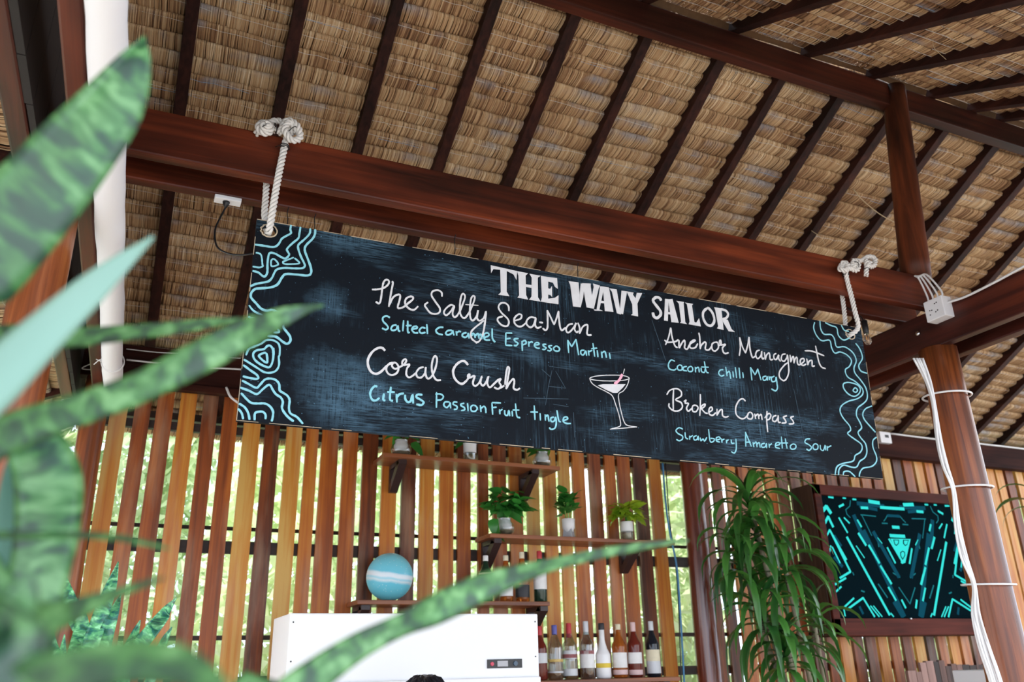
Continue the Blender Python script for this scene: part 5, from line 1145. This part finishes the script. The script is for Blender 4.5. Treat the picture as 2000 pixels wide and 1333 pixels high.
def snake(parent, pts, name='leaf', mat=SNAKE, tilt=0.25, cup=.22, base=None, world=None):
    """pts: (px, py, width px, distance Y) along the leaf's centre line from tip to base"""
    C_ = []; W_ = []
    for (px, py, w, Y) in pts: p = atY(px, py, Y); C_.append(p); W_.append(w*((p-Vector((0, 0, CZ))).dot(FW))/F)
    if base is not None: C_.append(Vector(base)); W_.append(.045)
    P = spline(C_, 5); Wp = [q.x for q in spline([Vector((w, 0, 0)) for w in W_], 5)]; n = len(P); top = []; bot = []; S_ = 7; along = []; s = 0
    for i, p in enumerate(P):
        t = (P[min(n-1, i+1)]-P[max(0, i-1)]).normalized(); view = (p-Vector((0, 0, CZ))).normalized(); side = t.cross(view).normalized(); nr = side.cross(t).normalized()
        s2 = (side*math.cos(tilt)+nr*math.sin(tilt)); n2 = s2.cross(t).normalized()
        if n2.dot(view) > 0: n2 = -n2
        w = max(.0008, Wp[i])*.5/max(.3, math.cos(tilt)); s += (P[i]-P[i-1]).length if i else 0; along.append(s)
        for k in range(S_):
            q = -1+2*k/(S_-1); d = (abs(q)**1.8)*cup*w; th = .0022*math.sqrt(max(0, 1-q*q))*min(1, w/.008); top.append(p+s2*w*q+n2*(d+th)); bot.append(p+s2*w*q+n2*(d-th))
    vs = top+bot; N = n*S_; fs = []
    for i in range(n-1):
        for k in range(S_-1): a = i*S_+k; fs += [(a, a+1, a+S_+1, a+S_), (N+a, N+a+S_, N+a+S_+1, N+a+1)]
        for k in (0, S_-1): a = i*S_+k; fs.append((a, a+S_, N+a+S_, N+a))
    mb = MB(); mb.add(vs, fs); o = mb.build(name, mat, parent, smooth=True); me = o.data
    for an, vals in (('across', [(-1+2*k/(S_-1)) for i in range(n) for k in range(S_)]*2), ('along', [along[i] for i in range(n) for k in range(S_)]*2), ('tone', [.2]*(2*N))):
        at = me.attributes.new(an, 'FLOAT', 'POINT'); at.data.foreach_set('value', vals)
    return o
PB = Vector((-.16, .62, 1.02)); e = empty('snake_plant', (PB.x, PB.y, 0), 'big blurred snake plant close to the viewer, its leaves sweeping in from the left', 'plant')
MB().lathe([(.11, 0), (.12, .02), (.15, .92), (.16, .98), (.148, 1.0), (.14, .96)], (PB.x, PB.y, 0), 32).build('planter', plain('grey_planter', (.3, .3, .3), .8, var=.2), e, smooth=True)
MB().lathe([(.14, .94), (.10, .965), (.01, .97)], (PB.x, PB.y, 0), 24).build('soil', PEB, e)
def b_(dx, dy): return PB+Vector((dx, dy, -.04))
snake(e, [(283, 72, 5, .66), (262, 128, 62, .655), (220, 205, 110, .65), (150, 290, 138, .64), (60, 395, 160, .63), (-60, 520, 185, .62), (-260, 760, 170, .61)], base=b_(-.07, .02), tilt=.1)
snake(e, [(299, 463, 6, .62), (250, 502, 30, .62), (180, 560, 58, .61), (100, 632, 76, .60), (0, 728, 98, .59), (-130, 860, 110, .58), (-260, 1100, 100, .58)], base=b_(-.05, -.03), mat=PALE, tilt=.5)
snake(e, [(470, 622, 5, .78), (400, 632, 22, .78), (330, 641, 26, .77), (220, 652, 34, .76), (110, 660, 40, .75), (0, 655, 44, .74), (-120, 690, 44, .72), (-260, 1000, 50, .66)], base=b_(-.03, .05), tilt=.3)
snake(e, [(632, 596, 4, .70), (590, 606, 20, .70), (545, 622, 40, .69), (470, 655, 62, .69), (380, 702, 66, .68), (270, 757, 62, .67), (150, 800, 66, .66), (20, 845, 78, .65), (-120, 930, 90, .64), (-230, 1200, 80, .63)], base=b_(-.02, .02), tilt=.25)
snake(e, [(30, 838, 30, .78), (62, 862, 90, .78), (92, 930, 118, .775), (92, 1030, 116, .77), (74, 1130, 106, .76), (55, 1240, 100, .75), (30, 1360, 92, .74), (0, 1560, 80, .70)], base=b_(.03, .07), tilt=.1)
snake(e, [(331, 1073, 4, .66), (290, 1062, 10, .66), (230, 1050, 14, .66), (150, 1045, 14, .65), (60, 1047, 15, .65), (-40, 1056, 18, .64), (-150, 1180, 30, .63)], base=b_(-.08, .0), tilt=.5)
snake(e, [(322, 1129, 4, .60), (290, 1138, 13, .60), (230, 1158, 22, .60), (160, 1185, 44, .59), (90, 1205, 60, .59), (10, 1225, 70, .58), (-110, 1300, 80, .58)], base=b_(-.02, -.04), tilt=.5)
snake(e, [(60, 1120, 10, .50), (40, 1165, 70, .50), (10, 1215, 100, .50), (-40, 1290, 110, .50), (-110, 1450, 110, .52)], base=b_(.0, -.06), tilt=.3)
snake(e, [(440, 1345, 30, .40), (360, 1300, 74, .40), (260, 1288, 86, .40), (150, 1305, 96, .41), (50, 1345, 110, .43), (-60, 1450, 110, .46)], base=b_(.04, -.05), mat=SNAKE, tilt=.5)
snake(e, [(1345, 1056, 4, .74), (1290, 1062, 12, .74), (1190, 1078, 20, .73), (1090, 1100, 24, .72), (1010, 1123, 38, .72), (930, 1152, 56, .71), (850, 1190, 58, .70), (780, 1222, 44, .70), (700, 1262, 52, .69), (620, 1316, 66, .68), (540, 1380, 76, .67), (400, 1520, 80, .66)], base=b_(.09, .03), tilt=.25)
snake(e, [(70, 868, 20, .80), (50, 900, 60, .80), (36, 980, 74, .80), (30, 1080, 70, .80), (22, 1200, 66, .79), (10, 1330, 60, .78), (-10, 1560, 50, .72)], base=b_(.02, .09), mat=PALE, tilt=.2)
# smaller snake plant by the wall at left
SP = Vector((-.02, 2.75, .0)); e = empty('snake_plant', SP, 'smaller snake plant with patterned upright leaves by the slatted wall, lower left', 'plant')
MB().lathe([(.10, 0), (.11, .02), (.15, .95), (.155, 1.0), (.14, 1.0), (.13, .96)], SP, 28).build('planter', plain('dark_planter', (.08, .07, .07), .6), e, smooth=True)
for pts in ([(231, 1098, 2), (216, 1150, 22), (196, 1210, 30), (175, 1270, 30), (160, 1340, 26)], [(112, 1090, 3), (128, 1150, 22), (150, 1210, 30), (178, 1265, 26), (190, 1340, 22)], [(236, 1162, 2), (222, 1200, 20), (206, 1250, 30), (196, 1300, 30), (190, 1350, 26)],
            [(345, 1168, 2), (322, 1200, 22), (298, 1232, 28), (270, 1270, 28), (240, 1340, 24)], [(274, 1212, 2), (262, 1240, 16), (250, 1270, 20), (238, 1330, 20)], [(336, 1225, 2), (322, 1250, 14), (310, 1280, 18), (290, 1340, 20)],
            [(150, 1170, 3), (160, 1220, 26), (150, 1280, 34), (140, 1340, 30)], [(126, 1240, 2), (122, 1280, 14), (118, 1340, 18)], [(20, 1255, 2), (12, 1300, 8), (4, 1350, 10)], [(165, 1240, 2), (190, 1290, 26), (200, 1350, 26)], [(85, 1190, 2), (98, 1260, 24), (110, 1345, 26)]):
    snake(e, [(x, y, w, 2.72+random.uniform(-.06, .06)) for x, y, w in pts], mat=SNAKE_LIT, base=SP+Vector((random.uniform(-.06, .06), random.uniform(-.05, .05), .95)), tilt=random.uniform(-.5, .5))
